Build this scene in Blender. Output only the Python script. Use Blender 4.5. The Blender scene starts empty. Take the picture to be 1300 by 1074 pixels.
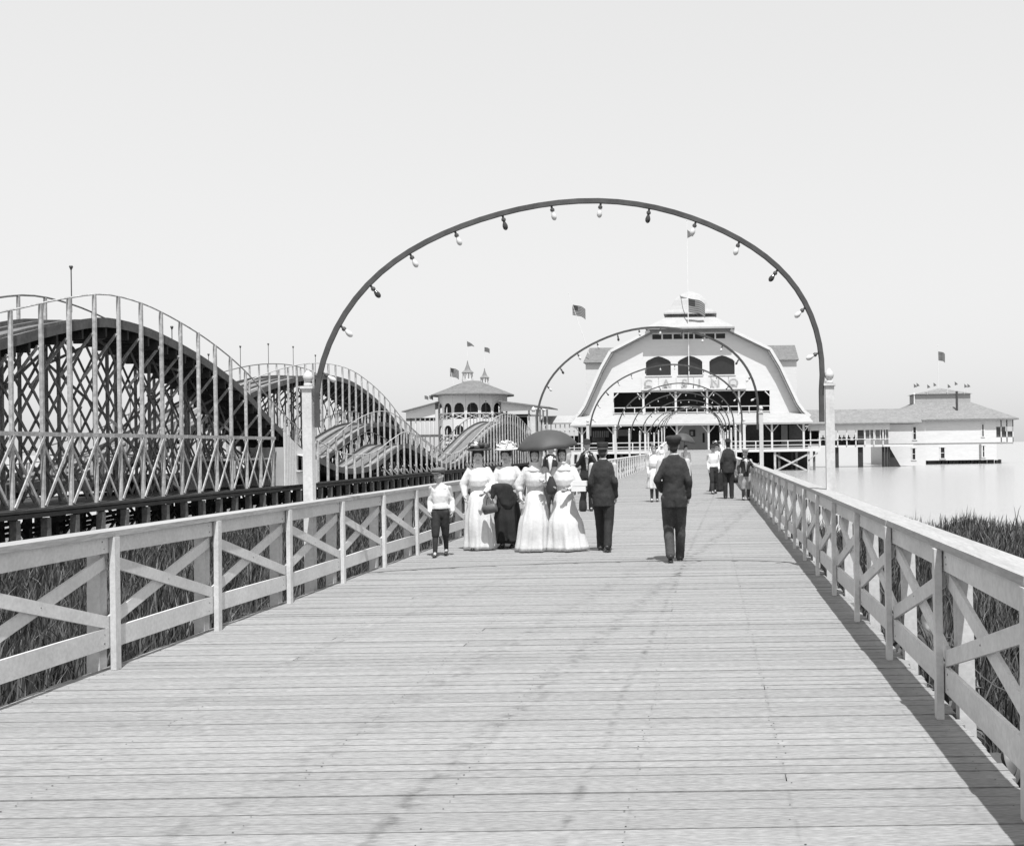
import bpy, bmesh, math, random
import numpy as np
from mathutils import Vector, Matrix
from mathutils.geometry import tessellate_polygon
rnd = random.Random(7)
nprng = np.random.default_rng(7)
S = bpy.context.scene
COL = S.collection
R = math.radians

# ------------------------------------------------------------------ camera, sky, sun, exposure
F = 1400.0; VX = 897.0; VY = 566.0; CAMZ = 1.6          # focal length and vanishing point in photo pixels
cam_d = bpy.data.cameras.new('camera'); cam = bpy.data.objects.new('camera', cam_d); COL.objects.link(cam)
ROLL = R(0.8)                                            # the plate camera stood slightly out of level
cam.location = (0, 0, CAMZ); cam.rotation_euler = (Matrix.Rotation(R(90),3,'X') @ Matrix.Rotation(-ROLL,3,'Z')).to_euler()
cam_d.sensor_fit = 'HORIZONTAL'; cam_d.sensor_width = 36.0; cam_d.lens = 36.0 * F / 1300.0
cam_d.shift_x = (650.0 - VX) / 1300.0; cam_d.shift_y = (VY - 537.0) / 1300.0
cam_d.clip_start = 0.05; cam_d.clip_end = 12000.0
S.camera = cam

SUN_DIR = Vector((0.13, -0.43, 1.0)).normalized()        # towards the sun: high, behind the camera, a little right
w = bpy.data.worlds.new('World'); S.world = w; w.use_nodes = True
nt = w.node_tree; nt.nodes.clear()
sky = nt.nodes.new('ShaderNodeTexSky'); sky.sky_type = 'NISHITA'; sky.sun_disc = False
sky.sun_elevation = math.asin(SUN_DIR.z); sky.sun_rotation = math.atan2(SUN_DIR.x, SUN_DIR.y)
sky.air_density = 1.0; sky.dust_density = 2.0; sky.ozone_density = 1.0
sep = nt.nodes.new('ShaderNodeSeparateColor')            # a plate sensitive to blue only records the sky nearly white
pw = nt.nodes.new('ShaderNodeMath'); pw.operation = 'POWER'; pw.inputs[1].default_value = 0.21
cmb = nt.nodes.new('ShaderNodeCombineColor')
bg = nt.nodes.new('ShaderNodeBackground'); bg.inputs['Strength'].default_value = 0.15
out = nt.nodes.new('ShaderNodeOutputWorld')
nt.links.new(sky.outputs[0], sep.inputs[0]); nt.links.new(sep.outputs[2], pw.inputs[0])
mulw = nt.nodes.new('ShaderNodeMath'); mulw.operation = 'MULTIPLY'; mulw.inputs[1].default_value = 2.83
nt.links.new(pw.outputs[0], mulw.inputs[0])
for i in range(3): nt.links.new(mulw.outputs[0], cmb.inputs[i])
nt.links.new(cmb.outputs[0], bg.inputs[0]); nt.links.new(bg.outputs[0], out.inputs[0])

sd = bpy.data.lights.new('sun', 'SUN'); sd.energy = 4.8; sd.angle = R(0.5); sd.color = (1, 1, 1)
so = bpy.data.objects.new('sun', sd); COL.objects.link(so)
so.rotation_euler = (-SUN_DIR).to_track_quat('-Z', 'Y').to_euler(); so.location = (10, -20, 40)
vs = S.view_settings; vs.view_transform = 'Standard'; vs.look = 'None'; vs.gamma = 1.0; vs.exposure = 0.55
vs.use_curve_mapping = False
S.render.engine = 'CYCLES'

# ------------------------------------------------------------------ helpers
def P(x, y, D):
    """photo pixel at distance D -> point of the place"""
    dx, dy = x - VX, y - VY; c, q = math.cos(ROLL), math.sin(ROLL)
    return Vector(((dx*c - dy*q) / F * D, D, CAMZ - (dx*q + dy*c) / F * D))
def Pl(x, y, D): return Vector(((x - VX) / F * D, D, CAMZ + (VY - y) / F * D))      # the same for a level camera
def G(x, y):
    """point of the deck under a photo pixel"""
    dx, dy = x - VX, y - VY; c, q = math.cos(ROLL), math.sin(ROLL); D = CAMZ*F/(dx*q + dy*c)
    return ((dx*c - dy*q)/F*D, D)

class MB:
    def __init__(s): s.v = []; s.f = []
    def add(s, vs, fs):
        o = len(s.v); s.v += [tuple(v) for v in vs]; s.f += [tuple(i + o for i in f) for f in fs]; return s
    def box(s, lo, hi):
        x0, y0, z0 = lo; x1, y1, z1 = hi
        return s.add([(x0,y0,z0),(x1,y0,z0),(x1,y1,z0),(x0,y1,z0),(x0,y0,z1),(x1,y0,z1),(x1,y1,z1),(x0,y1,z1)],
                     [(0,3,2,1),(4,5,6,7),(0,1,5,4),(1,2,6,5),(2,3,7,6),(3,0,4,7)])
    def beam(s, p0, p1, a, b, up=(0,0,1)):
        """bar from p0 to p1, a across (side), b across (up)"""
        p0 = Vector(p0); p1 = Vector(p1); d = (p1 - p0).normalized(); u = Vector(up)
        if abs(d.dot(u)) > 0.98: u = Vector((0,1,0))
        sd_ = d.cross(u).normalized(); u = sd_.cross(d).normalized()
        vs = []
        for p in (p0, p1):
            for i, j in ((-1,-1),(1,-1),(1,1),(-1,1)): vs.append(p + sd_*(a/2*i) + u*(b/2*j))
        return s.add(vs, [(0,1,2,3),(4,7,6,5),(0,4,5,1),(1,5,6,2),(2,6,7,3),(3,7,4,0)])
    def tube(s, pts, r, n=6, cap=True):
        pts = [Vector(p) for p in pts]; rr = r if isinstance(r, (list, tuple)) else [r]*len(pts)
        rings = []; prev = None
        for i, p in enumerate(pts):
            d = (pts[min(i+1, len(pts)-1)] - pts[max(i-1, 0)]).normalized()
            if prev is None:
                a = d.cross(Vector((0,0,1)) if abs(d.z) < .9 else Vector((1,0,0))).normalized()
            else:
                a = (prev - d*prev.dot(d)).normalized()
            prev = a; b = d.cross(a)
            rings.append([p + (a*math.cos(2*math.pi*k/n) + b*math.sin(2*math.pi*k/n))*rr[i] for k in range(n)])
        vs = [v for rg in rings for v in rg]; fs = []
        for i in range(len(pts)-1):
            for k in range(n):
                k2 = (k+1) % n; fs.append((i*n+k, i*n+k2, (i+1)*n+k2, (i+1)*n+k))
        if cap: fs.append(tuple(range(n-1,-1,-1))); fs.append(tuple((len(pts)-1)*n+k for k in range(n)))
        return s.add(vs, fs)
    def loft(s, secs, n=24, cap=True, fn=None):
        """secs: (cx,cy,cz,rx,ry); fn(t,k,angle)->radius factor"""
        vs = []; fs = []
        for i, (cx,cy,cz,rx,ry) in enumerate(secs):
            for k in range(n):
                a = 2*math.pi*k/n; m = fn(i/(len(secs)-1), a) if fn else 1
                vs.append((cx + rx*m*math.cos(a), cy + ry*m*math.sin(a), cz))
        for i in range(len(secs)-1):
            for k in range(n):
                k2 = (k+1) % n; fs.append((i*n+k, i*n+k2, (i+1)*n+k2, (i+1)*n+k))
        if cap: fs.append(tuple(range(n-1,-1,-1))); fs.append(tuple((len(secs)-1)*n+k for k in range(n)))
        return s.add(vs, fs)
    def ell(s, c, r, n=12, m=8, rot=None):
        vs = []; fs = []; c = Vector(c)
        for i in range(m+1):
            ph = math.pi*i/m
            for k in range(n):
                a = 2*math.pi*k/n
                v = Vector((r[0]*math.sin(ph)*math.cos(a), r[1]*math.sin(ph)*math.sin(a), -r[2]*math.cos(ph)))
                if rot: v = rot @ v
                vs.append(c + v)
        for i in range(m):
            for k in range(n):
                k2 = (k+1) % n; fs.append((i*n+k, i*n+k2, (i+1)*n+k2, (i+1)*n+k))
        return s.add(vs, fs)
    def cap(s, p0, p1, r0, r1, n=12):
        """tapered capsule"""
        p0 = Vector(p0); p1 = Vector(p1); d = p1 - p0; L = d.length; d.normalize()
        pts = [p0 - d*r0*.98, p0 - d*r0*.7, p0 - d*r0*.25, p0, p0.lerp(p1,.5), p1, p1 + d*r1*.25, p1 + d*r1*.7, p1 + d*r1*.98]
        return s.tube(pts, [r0*.2, r0*.71, r0*.96, r0, (r0+r1)/2, r1, r1*.96, r1*.71, r1*.2], n)
    def chain(s, pts, rs, n=12):
        for i in range(len(pts)-1): s.cap(pts[i], pts[i+1], rs[i], rs[i+1], n)
        return s
    def plate(s, outer, holes, y0, y1):
        """wall of thickness y0..y1 in the XZ plane with holes"""
        loops = [outer] + list(holes)
        pts = [p for lp in loops for p in lp]
        tris = tessellate_polygon([[Vector((p[0], p[1], 0)) for p in lp] for lp in loops])
        n = len(pts)
        vs = [(p[0], y0, p[1]) for p in pts] + [(p[0], y1, p[1]) for p in pts]
        fs = []
        for t in tris:
            a, b, c = [pts[i] for i in t]
            cr = (b[0]-a[0])*(c[1]-a[1]) - (b[1]-a[1])*(c[0]-a[0])
            if abs(cr) < 1e-9: continue
            t = t if cr > 0 else (t[0], t[2], t[1])
            fs.append(tuple(t)); fs.append((t[0]+n, t[2]+n, t[1]+n))
        o = 0
        for lp in loops:
            m = len(lp)
            for i in range(m):
                a = o+i; b = o+(i+1) % m; fs.append((a, b, b+n, a+n))
            o += m
        return s.add(vs, fs)
    def mesh(s, name, m=None, smooth=False):
        me = bpy.data.meshes.new(name); me.from_pydata(s.v, [], s.f); 
        if m: me.materials.append(m)
        bm = bmesh.new(); bm.from_mesh(me); bmesh.ops.recalc_face_normals(bm, faces=bm.faces)
        bm.to_mesh(me); bm.free()
        if smooth: me.polygons.foreach_set('use_smooth', [True]*len(me.polygons))
        return me

def tag(o, label=None, cat=None, group=None, kind=None):
    if label: o['label'] = label
    if cat: o['category'] = cat
    if group: o['group'] = group
    if kind: o['kind'] = kind
    return o
def par(o, parent, world=True):
    if parent is not None:
        o.parent = parent
        if world: o.matrix_parent_inverse = BASE.get(parent.name, Matrix.Identity(4)).inverted()
    return o
BASE = {}
def obj(name, mb, m, parent=None, smooth=False, world=True, kind=None):
    me = mb if isinstance(mb, bpy.types.Mesh) else mb.mesh(name, m, smooth)
    o = bpy.data.objects.new(name, me); COL.objects.link(o); par(o, parent, world)
    if kind: o['kind'] = kind
    return o
def empty(name, loc, label, cat, group=None, rotz=0, scale=1, kind=None):
    o = bpy.data.objects.new(name, None); COL.objects.link(o); o.empty_display_size = .3
    o.location = loc; o.rotation_euler = (0,0,rotz); o.scale = (scale,)*3
    BASE[o.name] = Matrix.LocRotScale(Vector(loc), o.rotation_euler, Vector((scale,)*3))
    return tag(o, label, cat, group, kind)
UNIT = {}
def unit(m):
    if m.name not in UNIT:
        UNIT[m.name] = MB().box((-.5,-.5,-.5), (.5,.5,.5)).mesh('unit_bar_'+m.name, m)
    return UNIT[m.name]
def bar(name, p0, p1, a, b, m, parent=None, up=(0,0,1)):
    """a bar as an object of its own, all bars of one material share one mesh"""
    p0 = Vector(p0); p1 = Vector(p1); d = p1 - p0; L = d.length; d.normalize(); u = Vector(up)
    if abs(d.dot(u)) > 0.98: u = Vector((0,1,0))
    s_ = d.cross(u).normalized(); u = s_.cross(d).normalized()
    M = Matrix((( s_.x*a, d.x*L, u.x*b, (p0.x+p1.x)/2), (s_.y*a, d.y*L, u.y*b, (p0.y+p1.y)/2), (s_.z*a, d.z*L, u.z*b, (p0.z+p1.z)/2), (0,0,0,1)))
    o = bpy.data.objects.new(name, unit(m)); COL.objects.link(o); par(o, parent)
    o.matrix_basis = M
    return o

# ------------------------------------------------------------------ materials (a photograph in grey tones)
def mat(name, alb, var=.12, scale=3.0, rough=.75, bump=0.0, stretch=(1,1,1), coord='Object', rand=0.0, fine=0.0, finescale=40, spec=.3, trans=0.0):
    m = bpy.data.materials.new(name); m.use_nodes = True; nt = m.node_tree; N = nt.nodes; L = nt.links
    b = N['Principled BSDF']; b.inputs['Roughness'].default_value = rough
    b.inputs['Specular IOR Level'].default_value = spec
    tc = N.new('ShaderNodeTexCoord'); mp = N.new('ShaderNodeMapping'); mp.inputs['Scale'].default_value = stretch
    if coord == 'World':
        g = N.new('ShaderNodeNewGeometry'); L.new(g.outputs['Position'], mp.inputs[0])
    else: L.new(tc.outputs[coord], mp.inputs[0])
    n1 = N.new('ShaderNodeTexNoise'); n1.inputs['Scale'].default_value = scale; n1.inputs['Detail'].default_value = 6; n1.inputs['Roughness'].default_value = .65
    L.new(mp.outputs[0], n1.inputs['Vector'])
    mr = N.new('ShaderNodeMapRange'); mr.inputs[1].default_value = .25; mr.inputs[2].default_value = .75
    mr.inputs[3].default_value = alb*(1-var); mr.inputs[4].default_value = alb*(1+var)
    L.new(n1.outputs[0], mr.inputs[0]); val = mr.outputs[0]
    if fine:
        n2 = N.new('ShaderNodeTexNoise'); n2.inputs['Scale'].default_value = finescale; n2.inputs['Detail'].default_value = 4
        L.new(mp.outputs[0], n2.inputs['Vector'])
        m2 = N.new('ShaderNodeMapRange'); m2.inputs[1].default_value = .3; m2.inputs[2].default_value = .7
        m2.inputs[3].default_value = 1-fine; m2.inputs[4].default_value = 1+fine; L.new(n2.outputs[0], m2.inputs[0])
        mm = N.new('ShaderNodeMath'); mm.operation = 'MULTIPLY'; L.new(val, mm.inputs[0]); L.new(m2.outputs[0], mm.inputs[1]); val = mm.outputs[0]
    if rand:
        oi = N.new('ShaderNodeObjectInfo'); m3 = N.new('ShaderNodeMapRange'); m3.inputs[3].default_value = 1-rand; m3.inputs[4].default_value = 1+rand
        L.new(oi.outputs['Random'], m3.inputs[0])
        mm = N.new('ShaderNodeMath'); mm.operation = 'MULTIPLY'; L.new(val, mm.inputs[0]); L.new(m3.outputs[0], mm.inputs[1]); val = mm.outputs[0]
    cc = N.new('ShaderNodeCombineColor')
    for i in range(3): L.new(val, cc.inputs[i])
    L.new(cc.outputs[0], b.inputs['Base Color'])
    if bump:
        bp = N.new('ShaderNodeBump'); bp.inputs['Strength'].default_value = bump; bp.inputs['Distance'].default_value = .02
        L.new(n1.outputs[0], bp.inputs['Height']); L.new(bp.outputs[0], b.inputs['Normal'])
    if trans:
        b.inputs['Transmission Weight'].default_value = trans
    m['val'] = 1
    return m
M = {}
M['paint'] = mat('weathered_white_paint', .50, .14, 2.6, .6, .3, coord='World', rand=.06, fine=.09, finescale=34)
M['cap'] = mat('rail_cap_paint', .29, .16, 3, .65, .3, coord='World', stretch=(6,.8,6), rand=.05, fine=.12, finescale=14)
M['trestle'] = mat('whitewashed_timber', .36, .30, 2.0, .8, .2, coord='World', rand=.12, fine=.2, finescale=8)
M['timber_dark'] = mat('dark_timber', .03, .35, 2.5, .85, .2, coord='World', rand=.2)  # one very dark tone for joists, sills, bracing and black piles
M['timber_grey'] = mat('grey_timber', .10, .35, 2.0, .85, .25, coord='World', rand=.2, fine=.25, finescale=12)
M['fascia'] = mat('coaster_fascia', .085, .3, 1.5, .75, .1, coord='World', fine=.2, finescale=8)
M['track'] = mat('track_boards', .13, .35, 1.2, .7, .1, coord='World', stretch=(5,.4,1), fine=.25, finescale=5)
M['walkboard'] = mat('walk_boards', .2, .3, 2, .8, .1, coord='World')
M['iron'] = mat('dark_iron', .06, .3, 4, .5, .1)
M['archwood'] = mat('arch_band', .06, .45, 5, .6, .2, coord='World')
M['bldg'] = mat('white_clapboard', .55, .06, .6, .7, 0, coord='World', stretch=(1,1,6), fine=.04, finescale=5)
M['bldg2'] = mat('pale_siding', .56, .06, .8, .7, 0, coord='World', stretch=(.6,.6,5), fine=.05, finescale=3)
M['roof'] = mat('weathered_shingle', .175, .18, 1.2, .85, .1, coord='World', stretch=(1,1,3), fine=.18, finescale=4)
M['roof_grey'] = mat('grey_shingle', .13, .2, 1.2, .85, .1, coord='World', stretch=(1,1,3), fine=.2, finescale=4)
M['skirt'] = mat('pale_roof', .31, .1, 1.0, .8, .05, coord='World', fine=.08, finescale=5)
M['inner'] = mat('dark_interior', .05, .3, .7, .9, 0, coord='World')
M['innerlight'] = mat('pale_interior', .35, .15, .9, .85, 0, coord='World')
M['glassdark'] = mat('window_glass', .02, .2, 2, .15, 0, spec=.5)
M['lettering'] = mat('sign_letter', .30, .2, 3, .6)
M['flagcloth'] = mat('dark_flag', .12, .3, 2, .8)
M['pole'] = mat('white_pole', .6, .1, 2, .6)
M['rope'] = mat('wire', .08, .2, 5, .6)
# people
M['skin'] = mat('skin', .45, .08, 9, .55)
M['skindark'] = mat('tanned_skin', .34, .08, 9, .55)
M['hair'] = mat('dark_hair', .022, .4, 30, .45, .3, stretch=(1,1,.25))
M['eye'] = mat('eye_dark', .02, .1, 5, .4)
M['lip'] = mat('lip', .11, .1, 5, .5)
M['cotton'] = mat('white_cotton', .57, .07, 5, .85, .5, fine=.04, finescale=30)
M['linen'] = mat('linen_dress', .54, .08, 5, .85, .5, fine=.05, finescale=30)
M['sheer'] = mat('sheer_blouse', .47, .14, 10, .85, .3, fine=.08, finescale=40)
M['veil'] = mat('veil', .52, .12, 8, .9, .3)
M['tweed'] = mat('tweed_cap', .13, .2, 20, .85, .3)
M['blackwool'] = mat('black_wool', .02, .3, 6, .85, .5, fine=.2, finescale=40)
M['navy'] = mat('navy_serge', .026, .25, 6, .85, .5, fine=.2, finescale=40)
M['greywool'] = mat('grey_wool', .045, .3, 8, .85, .5, fine=.25, finescale=50)
M['ltrouser'] = mat('light_knickers', .30, .15, 8, .85, .4)
M['leather'] = mat('dark_leather', .03, .3, 8, .4, .3)
M['tanleather'] = mat('grey_leather', .09, .25, 6, .5, .3)
M['black'] = mat('black_silk', .035, .2, 6, .55, .1)
M['umb'] = mat('umbrella_cloth', .05, .15, 4, .6, .05)
M['paper'] = mat('paper', .6, .06, 6, .8)
M['bulbglass'] = mat('pale_bulb_glass', .5, .1, 8, .12, 0, spec=.6)
M['bulbdark'] = mat('dark_bulb_glass', .03, .1, 8, .12, 0, spec=.6)

def plank_material():
    m = mat('deck_plank', .222, .13, 1.8, .8, .35, coord='World', stretch=(1.3,7,1), fine=.26, finescale=13, spec=.15, rand=.085)
    nt = m.node_tree; N = nt.nodes; L = nt.links; b = N['Principled BSDF']
    src = b.inputs['Base Color'].links[0].from_socket
    g = N.new('ShaderNodeNewGeometry'); sx = N.new('ShaderNodeSeparateXYZ'); L.new(g.outputs['Position'], sx.inputs[0])
    def math_(op, a, bb):
        n = N.new('ShaderNodeMath'); n.operation = op
        for i, q in enumerate((a, bb)):
            if isinstance(q, (int, float)): n.inputs[i].default_value = q
            elif q is not None: L.new(q, n.inputs[i])
        return n.outputs[0]
    X = sx.outputs[0]; Y = sx.outputs[1]
    nz = N.new('ShaderNodeTexNoise'); nz.inputs['Scale'].default_value = 1.3; nz.inputs['Detail'].default_value = 5; L.new(g.outputs['Position'], nz.inputs['Vector'])
    nzf = N.new('ShaderNodeTexNoise'); nzf.inputs['Scale'].default_value = 9; nzf.inputs['Detail'].default_value = 6; L.new(g.outputs['Position'], nzf.inputs['Vector'])
    tot = None
    # worn tracks and scuffs of their own shape: lines a cart or a dragged load left on the boards
    for x0, x1, y0, y1, wd, st in ((-1.35, -.3, 5.2, 15., .11, .5), (-.62, -.42, 4.6, 12., .04, .5), (-2.2, -1.1, 5.0, 13., .16, .28), (-3.6,-2.2,5.5,16.,.10,.3), (.36, .33, 4., 40., .018, .3), (-.36,-.36,4.,40.,.014,.22), (-3.1,-3.0,4.,40.,.014,.2), (-2.0,-2.0,4.,40.,.014,.2), (1.15,1.15,4.,40.,.014,.22)):
        t = math_('DIVIDE', math_('SUBTRACT', Y, y0), y1-y0)
        xl = math_('ADD', math_('MULTIPLY', t, x1-x0), x0)
        wob = math_('MULTIPLY', math_('SUBTRACT', nz.outputs[0], .5), wd*2.2)
        d = math_('ABSOLUTE', math_('SUBTRACT', math_('ADD', X, wob), xl), None)
        k = N.new('ShaderNodeMapRange'); k.inputs[1].default_value = wd; k.inputs[2].default_value = 0.0; k.inputs[3].default_value = 0; k.inputs[4].default_value = st
        L.new(d, k.inputs[0])
        nm = N.new('ShaderNodeMapRange'); nm.inputs[1].default_value = .45; nm.inputs[2].default_value = .68; L.new(nzf.outputs[0], nm.inputs[0])
        kk = math_('MULTIPLY', k.outputs[0], nm.outputs[0])
        tot = kk if tot is None else math_('ADD', tot, kk)
    # small dark knots and stains
    vo = N.new('ShaderNodeTexVoronoi'); vo.inputs['Scale'].default_value = 1.7; mpv = N.new('ShaderNodeMapping'); mpv.inputs['Scale'].default_value = (.8,2.2,1)
    L.new(g.outputs['Position'], mpv.inputs[0]); L.new(mpv.outputs[0], vo.inputs['Vector'])
    kn = N.new('ShaderNodeMapRange'); kn.inputs[1].default_value = .055; kn.inputs[2].default_value = .02; kn.inputs[3].default_value = 0; kn.inputs[4].default_value = .5
    L.new(vo.outputs['Distance'], kn.inputs[0]); tot = math_('ADD', tot, kn.outputs[0])
    fac = math_('SUBTRACT', 1.0, math_('MINIMUM', tot, .7))
    vm = N.new('ShaderNodeVectorMath'); vm.operation = 'SCALE'; L.new(src, vm.inputs[0]); L.new(fac, vm.inputs['Scale'])
    L.new(vm.outputs[0], b.inputs['Base Color'])
    return m
M['plank'] = plank_material()

def water_material():
    m = bpy.data.materials.new('lake_water'); m.use_nodes = True; N = m.node_tree.nodes; L = m.node_tree.links
    b = N['Principled BSDF']; b.inputs['Base Color'].default_value = (.30,.30,.30,1); b.inputs['Roughness'].default_value = .2
    b.inputs['IOR'].default_value = 1.45; b.inputs['Specular IOR Level'].default_value = .8
    g = N.new('ShaderNodeNewGeometry'); mp = N.new('ShaderNodeMapping'); mp.inputs['Scale'].default_value = (.5,1.3,1); L.new(g.outputs['Position'], mp.inputs[0])
    n = N.new('ShaderNodeTexNoise'); n.inputs['Scale'].default_value = .8; n.inputs['Detail'].default_value = 5; L.new(mp.outputs[0], n.inputs['Vector'])
    bp = N.new('ShaderNodeBump'); bp.inputs['Strength'].default_value = .25; bp.inputs['Distance'].default_value = .12; L.new(n.outputs[0], bp.inputs['Height']); L.new(bp.outputs[0], b.inputs['Normal'])
    return m
M['water'] = water_material()
M['mud'] = mat('marsh_mud', .05, .4, .8, .9, .4, coord='World', fine=.3, finescale=6)
def grass_material():
    m = mat('marsh_grass', .074, .45, .35, .6, 0, coord='World', fine=.4, finescale=7)
    N = m.node_tree.nodes; L = m.node_tree.links; b = N['Principled BSDF']; src = b.inputs['Base Color'].links[0].from_socket
    g = N.new('ShaderNodeNewGeometry'); k = N.new('ShaderNodeMapRange'); k.inputs[3].default_value = .35; k.inputs[4].default_value = 1.9
    p = N.new('ShaderNodeMath'); p.operation = 'POWER'; p.inputs[1].default_value = 1.8; L.new(g.outputs['Random Per Island'], p.inputs[0]); L.new(p.outputs[0], k.inputs[0])
    v = N.new('ShaderNodeVectorMath'); v.operation = 'SCALE'; L.new(src, v.inputs[0]); L.new(k.outputs[0], v.inputs['Scale']); L.new(v.outputs[0], b.inputs['Base Color'])
    return m
M['grass'] = grass_material()
M['leaf'] = mat('broad_leaf', .07, .35, 3, .45, .2, rand=.35)
def flag_material():
    m = bpy.data.materials.new('striped_flag'); m.use_nodes = True; N = m.node_tree.nodes; L = m.node_tree.links
    b = N['Principled BSDF']; b.inputs['Roughness'].default_value = .85
    tc = N.new('ShaderNodeUVMap'); tc.uv_map = 'UVMap'
    s = N.new('ShaderNodeSeparateXYZ'); L.new(tc.outputs[0], s.inputs[0])
    def math_(op, a, bb):
        n = N.new('ShaderNodeMath'); n.operation = op
        for i, q in enumerate((a, bb)):
            if isinstance(q, (int, float)): n.inputs[i].default_value = q
            else: L.new(q, n.inputs[i])
        return n.outputs[0]
    st = math_('GREATER_THAN', math_('FRACT', math_('MULTIPLY', s.outputs[1], 6.5), 0.0), .5)
    canton = math_('MULTIPLY', math_('LESS_THAN', s.outputs[0], .42), math_('GREATER_THAN', s.outputs[1], .46))
    v = math_('ADD', math_('MULTIPLY', st, .17), .06)
    v = math_('MULTIPLY', v, math_('SUBTRACT', 1.0, math_('MULTIPLY', canton, .8)))
    c = N.new('ShaderNodeCombineColor')
    for i in range(3): L.new(v, c.inputs[i])
    L.new(c.outputs[0], b.inputs['Base Color']); return m
M['stripes'] = flag_material()

# ------------------------------------------------------------------ water, marsh, boardwalk
WZ = -1.40
def sm(t): t = max(0, min(1, t)); return t*t*(3-2*t)
def deckz(Y): return 1.12*sm((Y-90)/38.0)                # the walk climbs to the pavilion's deck
me = MB().add([(-6000,-60,WZ),(6000,-60,WZ),(6000,9000,WZ),(-6000,9000,WZ)], [(0,1,2,3)]).mesh('water', M['water'])
tag(obj('lake_water', me, None), kind='structure')
def shore_r(X): return 33.5 + 1.2*math.sin(X*.9) + .8*math.sin(X*2.3+1) + 1.5*math.sin(X*.21)
def shore_l(Y): return -17.2 + .7*math.sin(Y*.35) + .5*math.sin(Y*.9)
mud = MB(); ring = []
for i in range(61): X = 60 - i*(58.9/60); ring.append((X, shore_r(X)))
for i in range(41): Y = 34 + i*1.0; ring.append((-3.5 + .3*math.sin(Y), Y))
for i in range(85): Y = 74 - i; ring.append((shore_l(Y), Y))
ring += [(-17,-12), (60,-12)]
tri = tessellate_polygon([[Vector((a,b,0)) for a, b in ring]])
mud.add([(a,b,WZ+.05) for a, b in ring], tri)
tag(obj('marsh_ground', mud, M['mud']), kind='structure')

def grass_blades(name, label, spots, seed):
    g = np.random.default_rng(seed); n = len(spots); sp = np.array(spots)
    x, y, h, dd = sp[:,0], sp[:,1], sp[:,2], sp[:,3]
    ang = g.uniform(0, 2*math.pi, n); lean = g.normal(.0, .26, (n,2)) + np.array([.10,-.03])
    wd = g.uniform(.005, .011, n) * (1 + dd*.045)
    cx, cy = np.cos(ang)*wd, np.sin(ang)*wd
    z0 = np.full(n, WZ+.02)
    bend = g.uniform(.3, 1.0, n)
    V = np.zeros((n,7,3))
    for k, (t, ww) in enumerate(((0,1),(.45,.85),(.8,.5))):
        px = x + lean[:,0]*h*(t**1.8)*bend; py = y + lean[:,1]*h*(t**1.8)*bend; pz = z0 + h*t
        V[:,2*k] = np.stack([px-cx*ww, py-cy*ww, pz], 1); V[:,2*k+1] = np.stack([px+cx*ww, py+cy*ww, pz], 1)
    V[:,6] = np.stack([x+lean[:,0]*h*1.15*bend, y+lean[:,1]*h*1.15*bend, z0+h*.98], 1)
    base = np.arange(n)*7
    T = np.array([[0,1,3],[0,3,2],[2,3,5],[2,5,4],[4,5,6]])
    Fc = (base[:,None,None] + T[None]).reshape(-1)
    me = bpy.data.meshes.new(name); me.vertices.add(n*7); me.vertices.foreach_set('co', V.reshape(-1).astype(np.float32))
    nf = n*5; me.loops.add(nf*3); me.loops.foreach_set('vertex_index', Fc.astype(np.int32))
    me.polygons.add(nf); me.polygons.foreach_set('loop_start', (np.arange(nf)*3).astype(np.int32)); me.polygons.foreach_set('loop_total', np.full(nf,3,dtype=np.int32))
    me.materials.append(M['grass']); me.update(); me.validate()
    o = obj(name, me, None); tag(o, label, 'grass', kind='stuff'); return o
sl = []; sr = []
g = np.random.default_rng(3)
def clump(x, y): return .5 + .5*math.sin(x*1.7+1.3*math.sin(y*.8))*math.sin(y*1.3+1.1*math.sin(x*.9))
tries = 0
while len(sr) < 52000 and tries < 400000:
    tries += 1
    D = 3 + 36*(g.random()**.8); X = 1.62 + g.random()*(D*.36+1.5)
    if D > shore_r(X) - 1.2 + (g.exponential(1.3) if g.random() < .35 else g.normal(0,.4)): continue
    c = clump(X, D)
    if g.random() > .35 + .65*c: continue
    h = (.40 + .28*c)*g.uniform(.5,1.3) + (.25 if g.random() < .04 else 0)
    if X < 2.4: h *= .8
    sr.append((X, D, h, D))
tries = 0
while len(sl) < 78000 and tries < 500000:
    tries += 1
    D = 3.5 + 68*(g.random()**1.15); X = -4.68 - g.random()*13
    if X < -D*.72 - 1.5: continue
    if X < shore_l(D) + abs(g.normal(0,.8)): continue
    c = clump(X, D)
    if g.random() > .3 + .7*c: continue
    h = (.55 + .3*c)*g.uniform(.6,1.25)
    if X > -5.3: h *= .75
    sl.append((X, D, h, D))
grass_blades('marsh_grass', 'tall dark marsh grass between the boardwalk and open water', sr, 11)
grass_blades('marsh_grass', 'tall dark marsh grass between the boardwalk and the roller coaster', sl, 12)

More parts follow.
